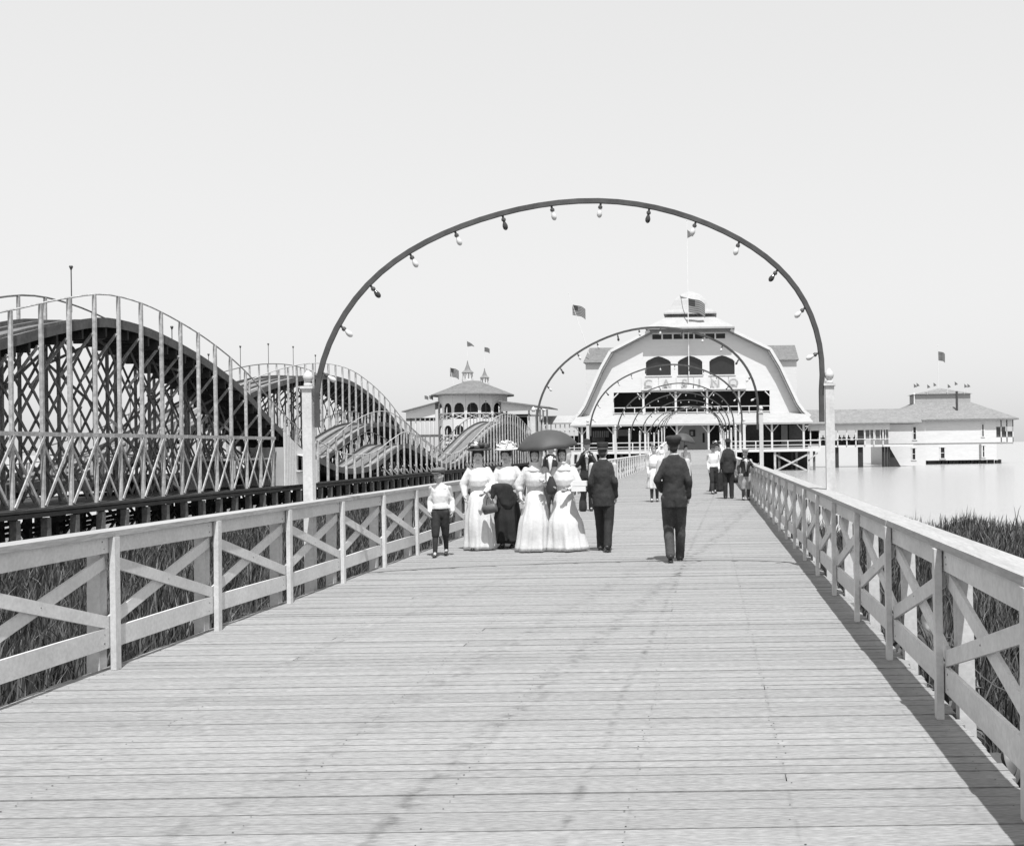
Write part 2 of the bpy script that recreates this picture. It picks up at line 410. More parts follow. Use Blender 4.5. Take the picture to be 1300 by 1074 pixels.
# broad-leaved plants by the edge of the walk
def leaf_plant(seed):
    q = random.Random(seed); mb = MB()
    for i in range(9):
        a = q.uniform(0, 2*math.pi); L = q.uniform(.22,.42); wd = L*q.uniform(.14,.22); up = q.uniform(.5,1.25)
        d = Vector((math.cos(a), math.sin(a), 0)); sd_ = Vector((-d.y, d.x, 0)); vs = []; n = 6
        st = q.uniform(.15,.4)
        for k in range(n+1):
            t = k/n; p = d*(L*t*math.cos(up*(1-.6*t))+.03) + Vector((0,0,st + L*(math.sin(up)*t - .55*t*t)))
            ww = wd*math.sin(math.pi*(.06+.94*t)**.8)
            vs += [p - sd_*ww + Vector((0,0,ww*.35)), p, p + sd_*ww + Vector((0,0,ww*.35))]
        fs = []
        for k in range(n): fs += [(3*k,3*k+1,3*k+4,3*k+3),(3*k+1,3*k+2,3*k+5,3*k+4)]
        mb.add(vs, fs); mb.tube([(0,0,0), vs[1]], .006, 4)
    return mb.mesh('leaf_plant', M['leaf'], True)
LP = [leaf_plant(i) for i in range(5)]
def plants(spots, label, group):
    for i, (x, y) in enumerate(spots):
        o = obj('leafy_plant', LP[i % 5], None); o.location = (x, y, WZ+.04); o.rotation_euler = (0,0,rnd.uniform(0,6.28)); s_ = rnd.uniform(.65,1.05); o.scale = (s_,s_,s_*1.5)
        tag(o, label, 'plant', group)
plants([(-4.9-rnd.random()*1.5, 5.2+i*.42+rnd.uniform(-.15,.15)) for i in range(26)], 'broad-leaved marsh plant beside the boardwalk on the roller coaster side', 'leafy plants on the roller coaster side')
plants([(1.75+rnd.random()*1.1, 4.2+i*.48+rnd.uniform(-.15,.15)) for i in range(22)], 'broad-leaved marsh plant beside the boardwalk on the open water side', 'leafy plants on the open water side')

EL, ER = -4.54, 1.44
walk = empty('boardwalk', (-1.45, 0, WZ), None, None, kind='structure')
PW = .126
joints = [-3.2, -2.0, -.36, .36]
NAILS = []; nearp = 0; far = MB(); Y = -2.0; i = 0
while Y < 128.6:
    wv = PW*rnd.uniform(.94,1.05); gap = rnd.choice([.005,.007,.008,.010,.013,.018]); xs = [EL + rnd.uniform(-.025,.02), ER + rnd.uniform(-.02,.025)]
    if rnd.random() < .12: xs.insert(1, rnd.choice(joints) )
    if 3.6 < Y < 17: NAILS.append((Y, wv, xs[0], xs[-1]))
    for k in range(len(xs)-1):
        a = xs[k] + (.003 if k else 0); b = xs[k+1] - (.003 if k < len(xs)-2 else 0)
        if 3.6 < Y and nearp < 300:
            o = bpy.data.objects.new('plank', unit(M['plank'])); COL.objects.link(o); par(o, walk)
            o.location = ((a+b)/2, Y+wv/2, -.022 + rnd.uniform(-.003,.002)); o.scale = (b-a, wv-gap, .044)
            o.rotation_euler = (rnd.uniform(-.008,.008), rnd.uniform(-.0006,.0006), rnd.uniform(-.0008,.0008)); nearp += 1
        else:
            z = deckz(Y); z2 = deckz(Y+wv); j = rnd.uniform(-.003,.002)
            far.add([(a,Y,z-.044),(b,Y,z-.044),(b,Y+wv-gap,z2-.044),(a,Y+wv-gap,z2-.044),(a,Y,z+j),(b,Y,z+j),(b,Y+wv-gap,z2+j),(a,Y+wv-gap,z2+j)],
                    [(0,3,2,1),(4,5,6,7),(0,1,5,4),(1,2,6,5),(2,3,7,6),(3,0,4,7)])
    Y += wv
obj('planking', far, M['plank'], walk, kind='stuff')
nh = MB()
for y_, w_, a_, b_ in NAILS:
    for X in (EL+.12, -3.2, -2.0, -1.2, -.36, .36, ER-.12):
        for f_ in (.25, .75):
            if rnd.random() < .45:
                q_ = rnd.uniform(.0025,.0045); x_ = X + rnd.uniform(-.03,.03); v_ = y_ + w_*f_ + rnd.uniform(-.012,.012)
                nh.add([(x_-q_,v_-q_,.0035),(x_+q_,v_-q_,.0035),(x_+q_,v_+q_,.0035),(x_-q_,v_+q_,.0035)], [(0,1,2,3)])
obj('nail_heads', nh, M['timber_dark'], walk, kind='stuff')
for X in (EL+.12, -3.0, -2.0, -1.2, -.36, .36, ER-.12):          # stringers under the planks
    st = MB(); ys = list(range(-2, 129, 5)) + [128]
    for a, b in zip(ys[:-1], ys[1:]): st.beam((X,a,deckz(a)-.045-.12), (X,b,deckz(b)-.045-.12), .07, .22)
    obj('stringer', st, M['timber_grey'], walk)
for k in range(38):
    y = 1.2 + k*3.44
    for X in (EL+.25, ER-.25):
        bar('pile', (X,y,WZ-.6), (X,y,deckz(y)-.28), .2, .2, M['timber_grey'], walk)
    bar('cross_beam', (EL+.05,y+.01,deckz(y)-.36), (ER-.05,y+.01,deckz(y)-.36), .12, .16, M['timber_grey'], walk)

# ------------------------------------------------------------------ railings
BAY = 1.73
def railing(side, Xp, H, y0, label, BAY=1.73):
    """side -1: towards the coaster, +1: towards open water; Xp = line of the inner posts"""
    t = empty('railing', (Xp, y0, 0), label, 'railing')
    n = int((127.5-y0)/BAY); near = 24
    fr = MB()
    for k in range(n):
        ya, yb = y0+k*BAY, y0+(k+1)*BAY; za, zb = deckz(ya), deckz(yb)
        i_ = Xp; o_ = Xp + side*.028                                  # boards sit just outside the inner posts
        jj = lambda s=.009: rnd.uniform(-s, s)
        parts = [
          ('post', (i_-side*.012,ya,za), (i_-side*.012+jj(),ya+jj(),za+H-.045), .075, .04),
          ('support_post', (Xp+side*.155,ya+.03,za-.5), (Xp+side*.135,ya+.03,za+H-.045), .10, .095),
          ('upper_board', (o_,ya+.004,za+H-.105+jj()), (o_,yb-.004,zb+H-.105+jj()), .024, .125),
          ('lower_board', (o_,ya+.004,za+.235+jj()), (o_,yb-.004,zb+.235+jj()), .024, .15),
          ('brace', (o_+side*.0,ya+.03,za+.80), (o_+side*.0,yb-.03,zb+.35), .022, .09),
          ('brace', (o_+side*.026,ya+.03,za+.35), (o_+side*.026,yb-.03,zb+.80), .022, .09)]
        for nm, a, b, p, q in parts:
            up = (1,0,0) if 'post' in nm else (0,0,1)
            if nm == 'post': a_, b_ = .07, .045
            if k < near:
                if 'post' in nm: bar(nm, a, b, p if nm == 'support_post' else .07, q if nm == 'support_post' else .042, M['paint'], t, up=(1,0,0))
                else: bar(nm, a, b, p, q, M['paint'], t)
            else:
                if 'post' in nm: fr.beam(a, b, .07, .06, up=(1,0,0))
                else: fr.beam(a, b, p, q)
        if k % 2 == 0:
            y2 = min(yb+BAY, y0+n*BAY); c = Xp + side*.085
            A, B = (c+jj(),ya+.003,za+H-.02), (c+jj(),y2-.003,deckz(y2)+H-.02)
            if k < near: bar('cap_rail', A, B, .205, .042, M['cap'], t)
            else: fr.beam(A, B, .205, .042)
    obj('railing_run', fr, M['paint'], t, kind='stuff')
    nl = MB(); xi = Xp + side*.016 - side*.0015
    for k in range(14):
        ya, yb = y0+k*BAY, y0+(k+1)*BAY
        for y_, zs in ((ya+.10,(H-.08,H-.13,.20,.27)), (yb-.10,(H-.08,H-.13,.20,.27)), ((ya+yb)/2+.01,(.575,))):
            for z in zs:
                y2, z2, q_ = y_+rnd.uniform(-.02,.02), z+rnd.uniform(-.012,.012), rnd.uniform(.0035,.006)
                nl.box((min(xi,xi+side*.01),y2-q_,z2-q_),(max(xi,xi+side*.01),y2+q_,z2+q_))
    obj('nail_heads', nl, M['iron'], t, kind='stuff')
    return t
railing(-1, -4.43, 1.03, 8.21-4*1.715, 'white X-braced wooden railing on the roller coaster side of the boardwalk', 1.715)
railing(+1, 1.345, 1.03, 8.17-4*1.76, 'white X-braced wooden railing on the open water side of the boardwalk', 1.76)
for X, z, lab in ((1.64,.28,'upper thin wire sagging outside the railing on the open water side'), (1.68,.02,'lower thin wire sagging outside the railing on the open water side')):
    pts = []
    for k in range(0, 24*6):
        f_ = (k % 6)/6; pts.append((X, 4 + k*BAY/6, z - .09*4*f_*(1-f_)))
    tag(obj('wire', MB().tube(pts, .005, 4), M['rope']), lab, 'wire')

# ------------------------------------------------------------------ arches with lamps
bulb_m = {}
for nm, mt in (('clear', M['bulbglass']), ('dark', M['bulbdark'])):
    pr = [(.016,0),(.018,.02),(.030,.045),(.038,.075),(.034,.105),(.018,.125),(.003,.132)]
    bulb_m[nm] = MB().loft([(0,0,-z,r,r) for r, z in pr], 10).mesh('bulb_'+nm, mt, True)
sock_m = MB().loft([(0,0,.03,.012,.012),(0,0,-.01,.014,.014),(0,0,-.02,.026,.026),(0,0,-.045,.026,.026),(0,0,-.05,.019,.019)], 8).mesh('socket', M['iron'])
fin_m = MB().loft([(0,0,0,.05,.05),(0,0,.03,.05,.05),(0,0,.045,.025,.025),(0,0,.07,.05,.05),(0,0,.11,.062,.062),(0,0,.15,.04,.04),(0,0,.19,.008,.008)], 10).mesh('finial', M['paint'], True)
DL = [12.9, 29.7, 43.3, 56.3, 66.5, 77, 88, 98, 107, 115, 122]
ordn = ['first','second','third','fourth','fifth','sixth','seventh','eighth','ninth','tenth','eleventh']
for i, dl in enumerate(DL):
    dr = dl*1.03+.55
    dr = min(dr, 124.5)
    XL, XR = -4.65, 1.55
    ph = 2.33 if i == 0 else 2.5; ap = 4.66 if i == 0 else 4.95
    t = empty('lamp_arch', ((XL+XR)/2, (dl+dr)/2, (deckz(dl)+deckz(dr))/2), 'bent arch of light bulbs over the boardwalk, %s arch counted towards the pavilion' % ordn[i] if i else 'wide bent arch of light bulbs over the strolling crowd, farthest from the pavilion', 'arch', 'lamp arches over the boardwalk')
    for X, D, sgn in ((XL, dl, 1), (XR, dr, -1)):
        z = deckz(D)
        p = MB().box((X-.055,D-.055,WZ-.3),(X+.055,D+.055,z+ph)); p.box((X-.075,D-.075,z+ph),(X+.075,D+.075,z+ph+.03))
        po = obj('post', p, M['paint'], t)
        f_ = obj('finial', fin_m, None, po); f_.location = (X, D, z+ph+.03)
    pts = []; n = 40; w_ = rnd.uniform(-1,1)
    XA, XB = XL+.10, XR-.10
    for k in range(-3, n+4):
        if k < 0: q = 0; extra = k*.13
        elif k > n: q = n; extra = -(k-n)*.13
        else: q = k; extra = 0
        a = math.pi*(1 - q/n); c = math.cos(a); s_ = math.sin(a)**.97
        u = (c+1)/2; X = XA + (XB-XA)*u + .28*math.sin(a); D = dl + (dr-dl)*u; zb = deckz(D)+ph-.06
        zz = zb + (ap-ph)*s_ + extra + (.045*math.sin(a*3+w_) + .03*math.sin(a*5+w_))*math.sin(a)
        pts.append(Vector((X, D, zz)))
    band = MB(); tdir = Vector((XR-XL, dr-dl, 0)).normalized(); nrm = Vector((-tdir.y, tdir.x, 0))
    vs = []; fs = []
    for k, p in enumerate(pts):
        d = (pts[min(k+1,len(pts)-1)] - pts[max(k-1,0)]).normalized(); rad = d.cross(nrm).normalized()
        for e, f_ in ((-1,-1),(1,-1),(1,1),(-1,1)): vs.append(p + nrm*(.028*e) + rad*(.028*f_))
    for k in range(len(pts)-1):
        for c in range(4): fs.append((k*4+c, k*4+(c+1)%4, (k+1)*4+(c+1)%4, (k+1)*4+c))
    fs += [(0,1,2,3), tuple(len(vs)-4+c for c in (3,2,1,0))]
    band.add(vs, fs); obj('bent_band', band, M['archwood'], t)
    # bulbs at equal steps along the band
    arc = pts[3:-3]; cum = [0]
    for a, b in zip(arc[:-1], arc[1:]): cum.append(cum[-1] + (b-a).length)
    for j in range(14):
        tgt = cum[-1]*(j+.42)/14.0*.985
        k = max(q for q in range(len(cum)) if cum[q] <= tgt); k = min(k, len(arc)-2)
        p = arc[k].lerp(arc[k+1], (tgt-cum[k])/(cum[k+1]-cum[k]))
        d = (arc[k+1]-arc[k]).normalized(); inward = nrm.cross(d).normalized()
        if inward.z > 0 and abs(inward.z) > .3: inward = -inward
        if abs(inward.z) <= .3 and inward.x*( (XA+XB)/2 - p.x) < 0: inward = -inward
        dn = (inward*1.0 + Vector((0,0,-.35)) + Vector((rnd.uniform(-.15,.15),0,0))).normalized()
        qr = (-dn).to_track_quat('Z','Y')
        so_ = obj('lamp_socket', sock_m, None, t); so_.location = p + inward*.045; so_.rotation_mode = 'QUATERNION'; so_.rotation_quaternion = qr
        b_ = obj('bulb', bulb_m['dark' if j in (2,5,8,11) else 'clear'], None, t); b_.location = p + inward*.045 + dn*.045; b_.rotation_mode = 'QUATERNION'; b_.rotation_quaternion = qr; b_.scale = (.88,)*3

# ------------------------------------------------------------------ roller coaster
def hermite(pts):
    xs = np.array([p[0] for p in pts], float); zs = np.array([p[1] for p in pts], float)
    m = np.gradient(zs, xs)
    zs = zs + LIFT
    def f(x):
        x = min(max(x, xs[0]), xs[-1]); i = min(max(int(np.searchsorted(xs, x))-1, 0), len(xs)-2)
        h = xs[i+1]-xs[i]; t = (x-xs[i])/h
        return float((2*t**3-3*t*t+1)*zs[i] + (t**3-2*t*t+t)*h*m[i] + (-2*t**3+3*t*t)*zs[i+1] + (t**3-t*t)*h*m[i+1])
    return f
LIFT = .28; CB = -.26 + LIFT; SP = 1.47                                        # platform level, spacing of the bents
profA = hermite([(22,2.6),(26.5,3.5),(31.7,4.7),(34.5,5.42),(36.7,5.85),(39,5.88),(41.9,5.54),(44.9,4.94),(48,4.03),(51,2.77),(54.9,1.44),(57.4,.94),(60.5,.42),(62.5,.3),(67,.55),(70,1.2),(73.3,1.75),(76.5,1.45),(79.5,.97),(84.8,.2),(88,.25),(91,.6),(96,1.7),(103,3.2),(110,4.05),(116.5,3.95),(123.3,3.0),(132,1.4)])
profB = hermite([(24,.3)] + [(d*1.13, (z-1.6)*1.13+1.6) for d, z in ((28,.35),(34,.3),(40,.6),(46,1.6),(52,3.3),(58,4.8),(64,5.75),(69,6.0),(72,5.85),(75,5.4),(79.7,4.3),(83,3.2),(86.6,2.28),(93,.95),(97.8,.35),(101,.35),(106,.4),(112,.5),(118,.5))])
profC = hermite([(40,.6),(48,.4),(58,.4),(63,.6),(66.8,1.0),(71,2.2),(76.5,3.2),(80,3.3),(84,2.7),(91,1.0),(96,.3),(102,.4),(108,.8),(114,1.5),(120,2.0),(126,2.0),(130,1.6)])
coaster = empty('roller_coaster', (-20.5, 60, WZ), 'whitewashed timber roller coaster with long humped tracks on piles', 'roller coaster')
LAMP = MB().tube([(0,0,0),(0,0,1.55)], .02, 5).loft([(0,0,1.5,.02,.02),(0,0,1.62,.07,.07),(0,0,1.66,.05,.05)], 8).mesh('lamp_pole', M['iron'])
def lane(Xn, Xf, prof, D0, D1, near_posts, far_posts, xtier, lateral, phase=0.0, lamp=0):
    n = int((D1-D0)/SP); ys = [D0 + i*SP for i in range(n+1)]
    lat = MB(); latl = MB()
    Xm = (Xn+Xf)/2
    for i, y in enumerate(ys):
        z = prof(y); top = z + .78
        bar('trestle_post', (Xn+rnd.uniform(-.02,.02),y+rnd.uniform(-.03,.03),CB), (Xn,y+rnd.uniform(-.02,.02),top+rnd.uniform(-.02,.03)), rnd.uniform(.095,.12), rnd.uniform(.095,.12), M['trestle'], coaster) if near_posts else latl.beam((Xn,y,CB),(Xn,y,top),.085,.085)
        if far_posts: bar('back_post', (Xf,y,CB), (Xf,y,z-.3), .085, .085, M['timber_grey'], coaster); latl.beam((Xf,y,z-.3),(Xf,y,top),.085,.085)  # back posts darker below the track: shade put into their colour
        else: latl.beam((Xf,y,z-.3),(Xf,y,top),.085,.085); lat.beam((Xf,y,CB),(Xf,y,z-.3),.085,.085)
        if i % 2 == 0: lat.beam((Xm,y+.06,CB),(Xm,y+.06,z-.2), .09, .09)
        # crosswise braces of the bent
        zc = CB + .1
        k = 0
        while zc < z - 1.0 and lateral:
            zt = min(zc + 2.3, z-.35)
            if i % 3 == 0: lat.beam((Xn+.02,y+.07,zt if (i+k) % 2 else zc), (Xf,y+.07,zc if (i+k) % 2 else zt), .03, .09)
            zc = zt; k += 1
        # light strut from the post head down to the middle of the bent
        if z > 2.6 and lateral: bar('strut', (Xn-.06,y-.05,z-.5), (Xm-.2,y-.05+.35,max(CB+.4,z-2.0)), .04, .09, M['trestle'], coaster) if near_posts and y < 60 else lat.beam((Xn-.06,y-.05,z-.5),(Xm-.2,y+.3,max(CB+.4,z-2.0)),.04,.09)
        # lengthwise X braces on the back posts
        if i < n and xtier:
            z2 = prof(ys[i+1]); zc = CB + .1
            while zc < min(z, z2) - .7:
                zt = min(zc + 1.75, max(z, z2) - .35)
                a, b = min(zt, z-.3), min(zt, z2-.3)
                lat.beam((Xf+.06,y,zc),(Xf+.06,ys[i+1],b), .03, .10); lat.beam((Xf+.10,y,a),(Xf+.10,ys[i+1],zc), .03, .10)
                if xtier > 1: lat.beam((Xm+.06,y,zc),(Xm+.06,ys[i+1],b), .03, .10); lat.beam((Xm+.10,y,a),(Xm+.10,ys[i+1],zc), .03, .10)
                zc = zt
        if lamp and i % lamp == 0 and z > 1.5:
            o = obj('lamp_pole', LAMP, None, coaster); o.location = (Xf, y+.1, z+.5)
    obj('trestle_lattice', lat, M['timber_grey'], coaster, kind='stuff')  # inner lattice toned dark, standing in for shade inside the white frame
    obj('trestle_bracing', latl, M['trestle'], coaster, kind='stuff')
    # track: boarded trough between two fascias, rails, handrails
    fine = [D0 + (D1-D0)*k/int((D1-D0)/.7) for k in range(int((D1-D0)/.7)+1)]
    def strip(x0, x1, dz0, dz1):
        mb = MB(); vs = []; fs = []
        for y in fine:
            z = prof(y); vs += [(x0,y,z+dz0),(x1,y,z+dz0),(x1,y,z+dz1),(x0,y,z+dz1)]
        for k in range(len(fine)-1):
            for c in range(4): fs.append((4*k+c, 4*k+(c+1)%4, 4*k+4+(c+1)%4, 4*k+4+c))
        fs += [(0,1,2,3), (len(vs)-1,len(vs)-2,len(vs)-3,len(vs)-4)]
        return mb.add(vs, fs)
    obj('track_bed', strip(Xf+.08, Xn-.08, -.22, -.14), M['track'], coaster)
    for xx in (Xm-.45, Xm+.45): obj('track_rail', strip(xx-.06, xx+.06, -.14, -.03), M['timber_grey'], coaster)
    for xx in (Xn-.07, Xf+.07): obj('fascia_board', strip(xx-.02, xx+.02, -.30, .02), M['fascia'], coaster)
    for xx in (Xm-.75, Xm+.75): obj('walk_board', strip(xx-.12, xx+.12, -.14, -.10), M['walkboard'], coaster)
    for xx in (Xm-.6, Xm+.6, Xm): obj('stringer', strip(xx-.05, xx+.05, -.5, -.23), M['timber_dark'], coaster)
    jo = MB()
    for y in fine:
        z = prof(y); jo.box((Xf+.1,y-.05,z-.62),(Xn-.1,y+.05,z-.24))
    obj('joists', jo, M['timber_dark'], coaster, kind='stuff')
    for xx in (Xn, Xf):
        obj('handrail', MB().tube([(xx,y,prof(y)+.79) for y in fine], .032, 5), M['trestle'] if xx == Xn else M['timber_grey'], coaster)
lane(-20.0, -22.5, profA, 24.4, 131, True, True, 2, True, lamp=5)
lane(-26.0, -29.0, profB, 29.0, 132, True, False, 1, True, lamp=3)
lane(-23.0, -25.3, profC, 42.0, 129, True, False, 1, False)
# lower tier on the near side: horizontal beam and X braces in every bay
TZ = 1.95 + LIFT
ytop = 51.0; yy = [24.4 + i*SP for i in range(19)]
yy = [y for y in yy if y < 50.9]
bar('tier_beam', (-19.94, yy[0]-.1, TZ), (-19.94, yy[-1]+.15, TZ), .05, .13, M['trestle'], coaster)
for a, b in zip(yy[:-1], yy[1:]):
    q1, q2 = rnd.uniform(-.06,.06), rnd.uniform(-.06,.06)
    bar('brace', (-19.92,a,CB+.05), (-19.92,b+q1,TZ-.06+q1*.5), .035, .09, M['trestle'], coaster)
    bar('brace', (-20.085,b,CB+.05), (-20.085,a+q2,TZ-.06+q2*.5), .035, .09, M['trestle'], coaster)
# more short posts and braces under the low humps farther along
for y in [62 + i*SP for i in range(30)]:
    if profA(y) > .8: bar('brace', (-19.94,y,CB+.55), (-19.94,y+SP,CB+.05), .035, .08, M['trestle'], coaster)
# platform on piles
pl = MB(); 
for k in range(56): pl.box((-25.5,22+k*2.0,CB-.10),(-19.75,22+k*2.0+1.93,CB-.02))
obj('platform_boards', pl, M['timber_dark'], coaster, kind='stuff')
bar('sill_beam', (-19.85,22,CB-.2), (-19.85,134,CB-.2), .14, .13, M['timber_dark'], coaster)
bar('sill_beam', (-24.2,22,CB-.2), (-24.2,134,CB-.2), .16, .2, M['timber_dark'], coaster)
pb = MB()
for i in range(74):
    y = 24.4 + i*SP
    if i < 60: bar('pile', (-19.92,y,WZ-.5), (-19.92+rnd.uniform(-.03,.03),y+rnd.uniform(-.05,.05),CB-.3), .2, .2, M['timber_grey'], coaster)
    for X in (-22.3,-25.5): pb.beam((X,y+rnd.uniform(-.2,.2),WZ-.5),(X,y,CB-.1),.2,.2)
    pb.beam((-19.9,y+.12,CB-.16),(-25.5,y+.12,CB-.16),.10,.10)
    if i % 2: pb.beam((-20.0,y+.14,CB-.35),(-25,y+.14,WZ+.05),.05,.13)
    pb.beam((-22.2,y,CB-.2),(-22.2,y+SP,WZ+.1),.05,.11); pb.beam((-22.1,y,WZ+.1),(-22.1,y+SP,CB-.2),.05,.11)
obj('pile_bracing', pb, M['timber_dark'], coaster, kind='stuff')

# booth under the descending track
bt = empty('booth', (-19.7, 53.3, CB), 'white boarded booth with a dark open hatch under the coaster track', 'booth')
y0, y1 = 51.3, 55.6
def boothtop(y): return profA(y) - .42
mb = MB()
poly = [(y0,CB),(y1,CB)] + [(y1-(y1-y0)*k/8, boothtop(y1-(y1-y0)*k/8)) for k in range(9)]
hole = [(52.8,.70),(53.55,.70),(53.55,1.40),(52.8,1.40)]
pm = MB().plate(poly, [hole], 0, .06); 
wall = MB(); wall.add([(-19.62 - v[1], v[0], v[2]) for v in pm.v], pm.f)
for k in range(22):
    y = y0 + .1 + k*.2
    if y > y1-.02 or 52.7 < y < 53.65: continue
    wall.beam((-19.61,y,CB),(-19.61,y,boothtop(y)), .015, .03)
obj('wall', wall, M['bldg2'], bt)
obj('end_wall', MB().box((-21.5,y0,CB),(-19.69,y0+.06,boothtop(y0)-.7)), M['innerlight'], bt)
obj('back_wall', MB().box((-21.5,y0+.07,CB),(-21.45,y1,1.2)), M['inner'], bt)
obj('hatch_flap', MB().beam((-19.6,52.75,1.44),(-19.6,53.6,1.44),.03,.03).add([(-19.6,52.75,1.43),(-19.6,53.6,1.43),(-19.1,53.6,1.32),(-19.1,52.75,1.32),(-19.6,52.75,1.46),(-19.6,53.6,1.46),(-19.1,53.6,1.35),(-19.1,52.75,1.35)],[(0,3,2,1),(4,5,6,7),(0,1,5,4),(1,2,6,5),(2,3,7,6),(3,0,4,7)]), M['bldg2'], bt)
obj('counter', MB().box((-19.68,52.7,.64),(-19.45,53.65,.69)), M['bldg2'], bt)
# inner landing behind the lower tier near the booth
lnd = MB().box((-22.2,46.5,1.25),(-20.15,51.2,1.33)); lnd.box((-22.2,46.5,CB),(-22.1,51.2,1.25))
obj('landing', lnd, M['innerlight'], coaster)

# ------------------------------------------------------------------ pavilion at the end of the walk
XC = -1.85; PD = 1.12
cas = empty('pavilion', (XC, 150, WZ), 'large white gambrel-roofed pavilion with a balcony and cupola closing the boardwalk', 'pavilion')
out_pts = [(5.0,16.14),(9.95,13.65),(11.2,11.5),(12.2,9.3),(13.3,6.9),(14.0,5.9),(14.8,5.25)]
def mirror(pts): return [(XC-u, z) for u, z in reversed(pts)] + [(XC+u, z) for u, z in pts]
outl = mirror(out_pts)
inl = mirror([(max(u-.35,0), z-.32) for u, z in out_pts])
# wall of the gable
lx = lambda x: (x-VX)*138.2/F
lz = lambda y: CAMZ + (VY-y)*138.2/F
wall = [(x, z) for x, z in inl]; wall = [(XC-14.0,4.6)] + wall[1:-1] + [(XC+14.0,4.6)]
holes = []
lv = [830 + k*13.5 for k in range(7)]
for x in lv: holes.append([(lx(x),15.02),(lx(x+11.5),15.02),(lx(x+11.5),15.66),(lx(x),15.66)])
def archhole(x0, x1):
    a, b = lx(x0), lx(x1); m = (a+b)/2
    return [(a,10.5),(b,10.5),(b,12.15),(b-.25,12.4),(m+.5,12.78),(m,12.9),(m-.5,12.78),(a+.25,12.4),(a,12.15)]
AW = [(821.4,853),(862,893),(902,934)]
for a, b in AW: holes.append(archhole(a, b))
holes.append([(lx(780),5.72),(lx(978),5.72),(lx(978),8.42),(lx(780),8.42)])
obj('gable_wall', MB().plate(wall, holes, 138.2, 138.45), M['bldg'], cas)
rf = MB(); n = len(outl); vs = []
for y in (137.4, 172.0):
    vs += [(x,y,z) for x, z in outl] + [(x,y,z) for x, z in inl]
fs = []
for i in range(n-1):
    fs += [(i,i+1,2*n+i+1,2*n+i), (n+i,3*n+i,3*n+i+1,n+i+1), (i,n+i,n+i+1,i+1), (2*n+i,2*n+i+1,3*n+i+1,3*n+i)]
rf.add(vs, fs); rf.add([vs[0],vs[n],vs[2*n],vs[3*n]],[(0,1,3,2)]); rf.add([vs[n-1],vs[2*n-1],vs[3*n-1],vs[4*n-1]],[(0,1,3,2)])
roof = obj('gambrel_roof', rf, M['roof'], cas)
o2 = mirror([(u+.04, z+.05) for u, z in out_pts])
for i in range(n-1):
    if i == len(out_pts)-1: continue
    bar('verge_board', (o2[i][0],137.36,o2[i][1]-.16),(o2[i+1][0],137.36,o2[i+1][1]-.16),.08,.34, M['bldg'], cas)
# dark rooms behind the openings
for a, b in AW:
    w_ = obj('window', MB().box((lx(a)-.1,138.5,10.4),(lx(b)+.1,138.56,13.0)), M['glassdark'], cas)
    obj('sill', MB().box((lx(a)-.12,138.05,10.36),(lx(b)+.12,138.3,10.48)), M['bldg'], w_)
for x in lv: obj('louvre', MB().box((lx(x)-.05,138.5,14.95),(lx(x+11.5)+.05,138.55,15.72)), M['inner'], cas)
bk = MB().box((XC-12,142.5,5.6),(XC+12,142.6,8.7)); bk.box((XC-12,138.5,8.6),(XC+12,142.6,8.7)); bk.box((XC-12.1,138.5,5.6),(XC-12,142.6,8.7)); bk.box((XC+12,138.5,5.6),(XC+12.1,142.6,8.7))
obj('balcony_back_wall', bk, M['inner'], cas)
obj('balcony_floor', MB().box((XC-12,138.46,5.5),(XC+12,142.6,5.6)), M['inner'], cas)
for x in (817.7, 858.7, 898.5, 939):
    X = lx(x); c = MB().box((X-.13,137.95,5.6),(X+.13,138.15,8.45))
    for s_ in (-1,1): c.beam((X+s_*.08,138.05,7.55),(X+s_*.75,138.05,8.3),.14,.12)
    obj('balcony_column', c, M['bldg'], cas)
for x, s_ in ((780,1),(978,-1)): obj('corner_bracket', MB().beam((lx(x)+.0,138.05,7.75),(lx(x)+s_*.6,138.05,8.35),.14,.12), M['bldg'], cas)
rl = MB().beam((lx(780),138.05,6.5),(lx(978),138.05,6.5),.07,.1); rl.beam((lx(780),138.05,5.85),(lx(978),138.05,5.85),.07,.08)
x = 780
while x < 979: rl.box((lx(x)-.05,138.0,5.72),(lx(x)+.05,138.1,6.5)); x += 13.2
obj('balcony_railing', rl, M['bldg'], cas)
# sign ledge, panel and letters
obj('sign_ledge', MB().box((lx(815),137.5,8.62),(lx(948),138.2,8.8)), M['bldg'], cas)
pnl = MB()
for k in range(6):
    a = 815 + k*22.2; pnl.box((lx(a)+.04,138.1,8.82),(lx(a+22.2)-.04,138.18,10.2))
sgn = obj('sign_panel', pnl, M['bldg'], cas)
for ch, px in zip('CASINO', (824,847,870,889,909,932)):
    cu = bpy.data.curves.new('letter', 'FONT'); cu.body = ch; cu.size = 1.55; cu.extrude = .10; cu.align_x = 'CENTER'; cu.offset = .035
    tmp = bpy.data.objects.new('tmp', cu); COL.objects.link(tmp)
    dg = bpy.context.evaluated_depsgraph_get(); me = bpy.data.meshes.new_from_object(tmp.evaluated_get(dg)); bpy.data.objects.remove(tmp)
    me.materials.clear(); me.materials.append(M['lettering'])
    o = bpy.data.objects.new('letter', me); COL.objects.link(o); par(o, sgn); BASE.setdefault(sgn.name, Matrix.Identity(4))
    o.parent = cas; o.matrix_parent_inverse = BASE[cas.name].inverted()
    o.location = (lx(px), 137.7, 8.84); o.rotation_euler = (R(90),0,0)
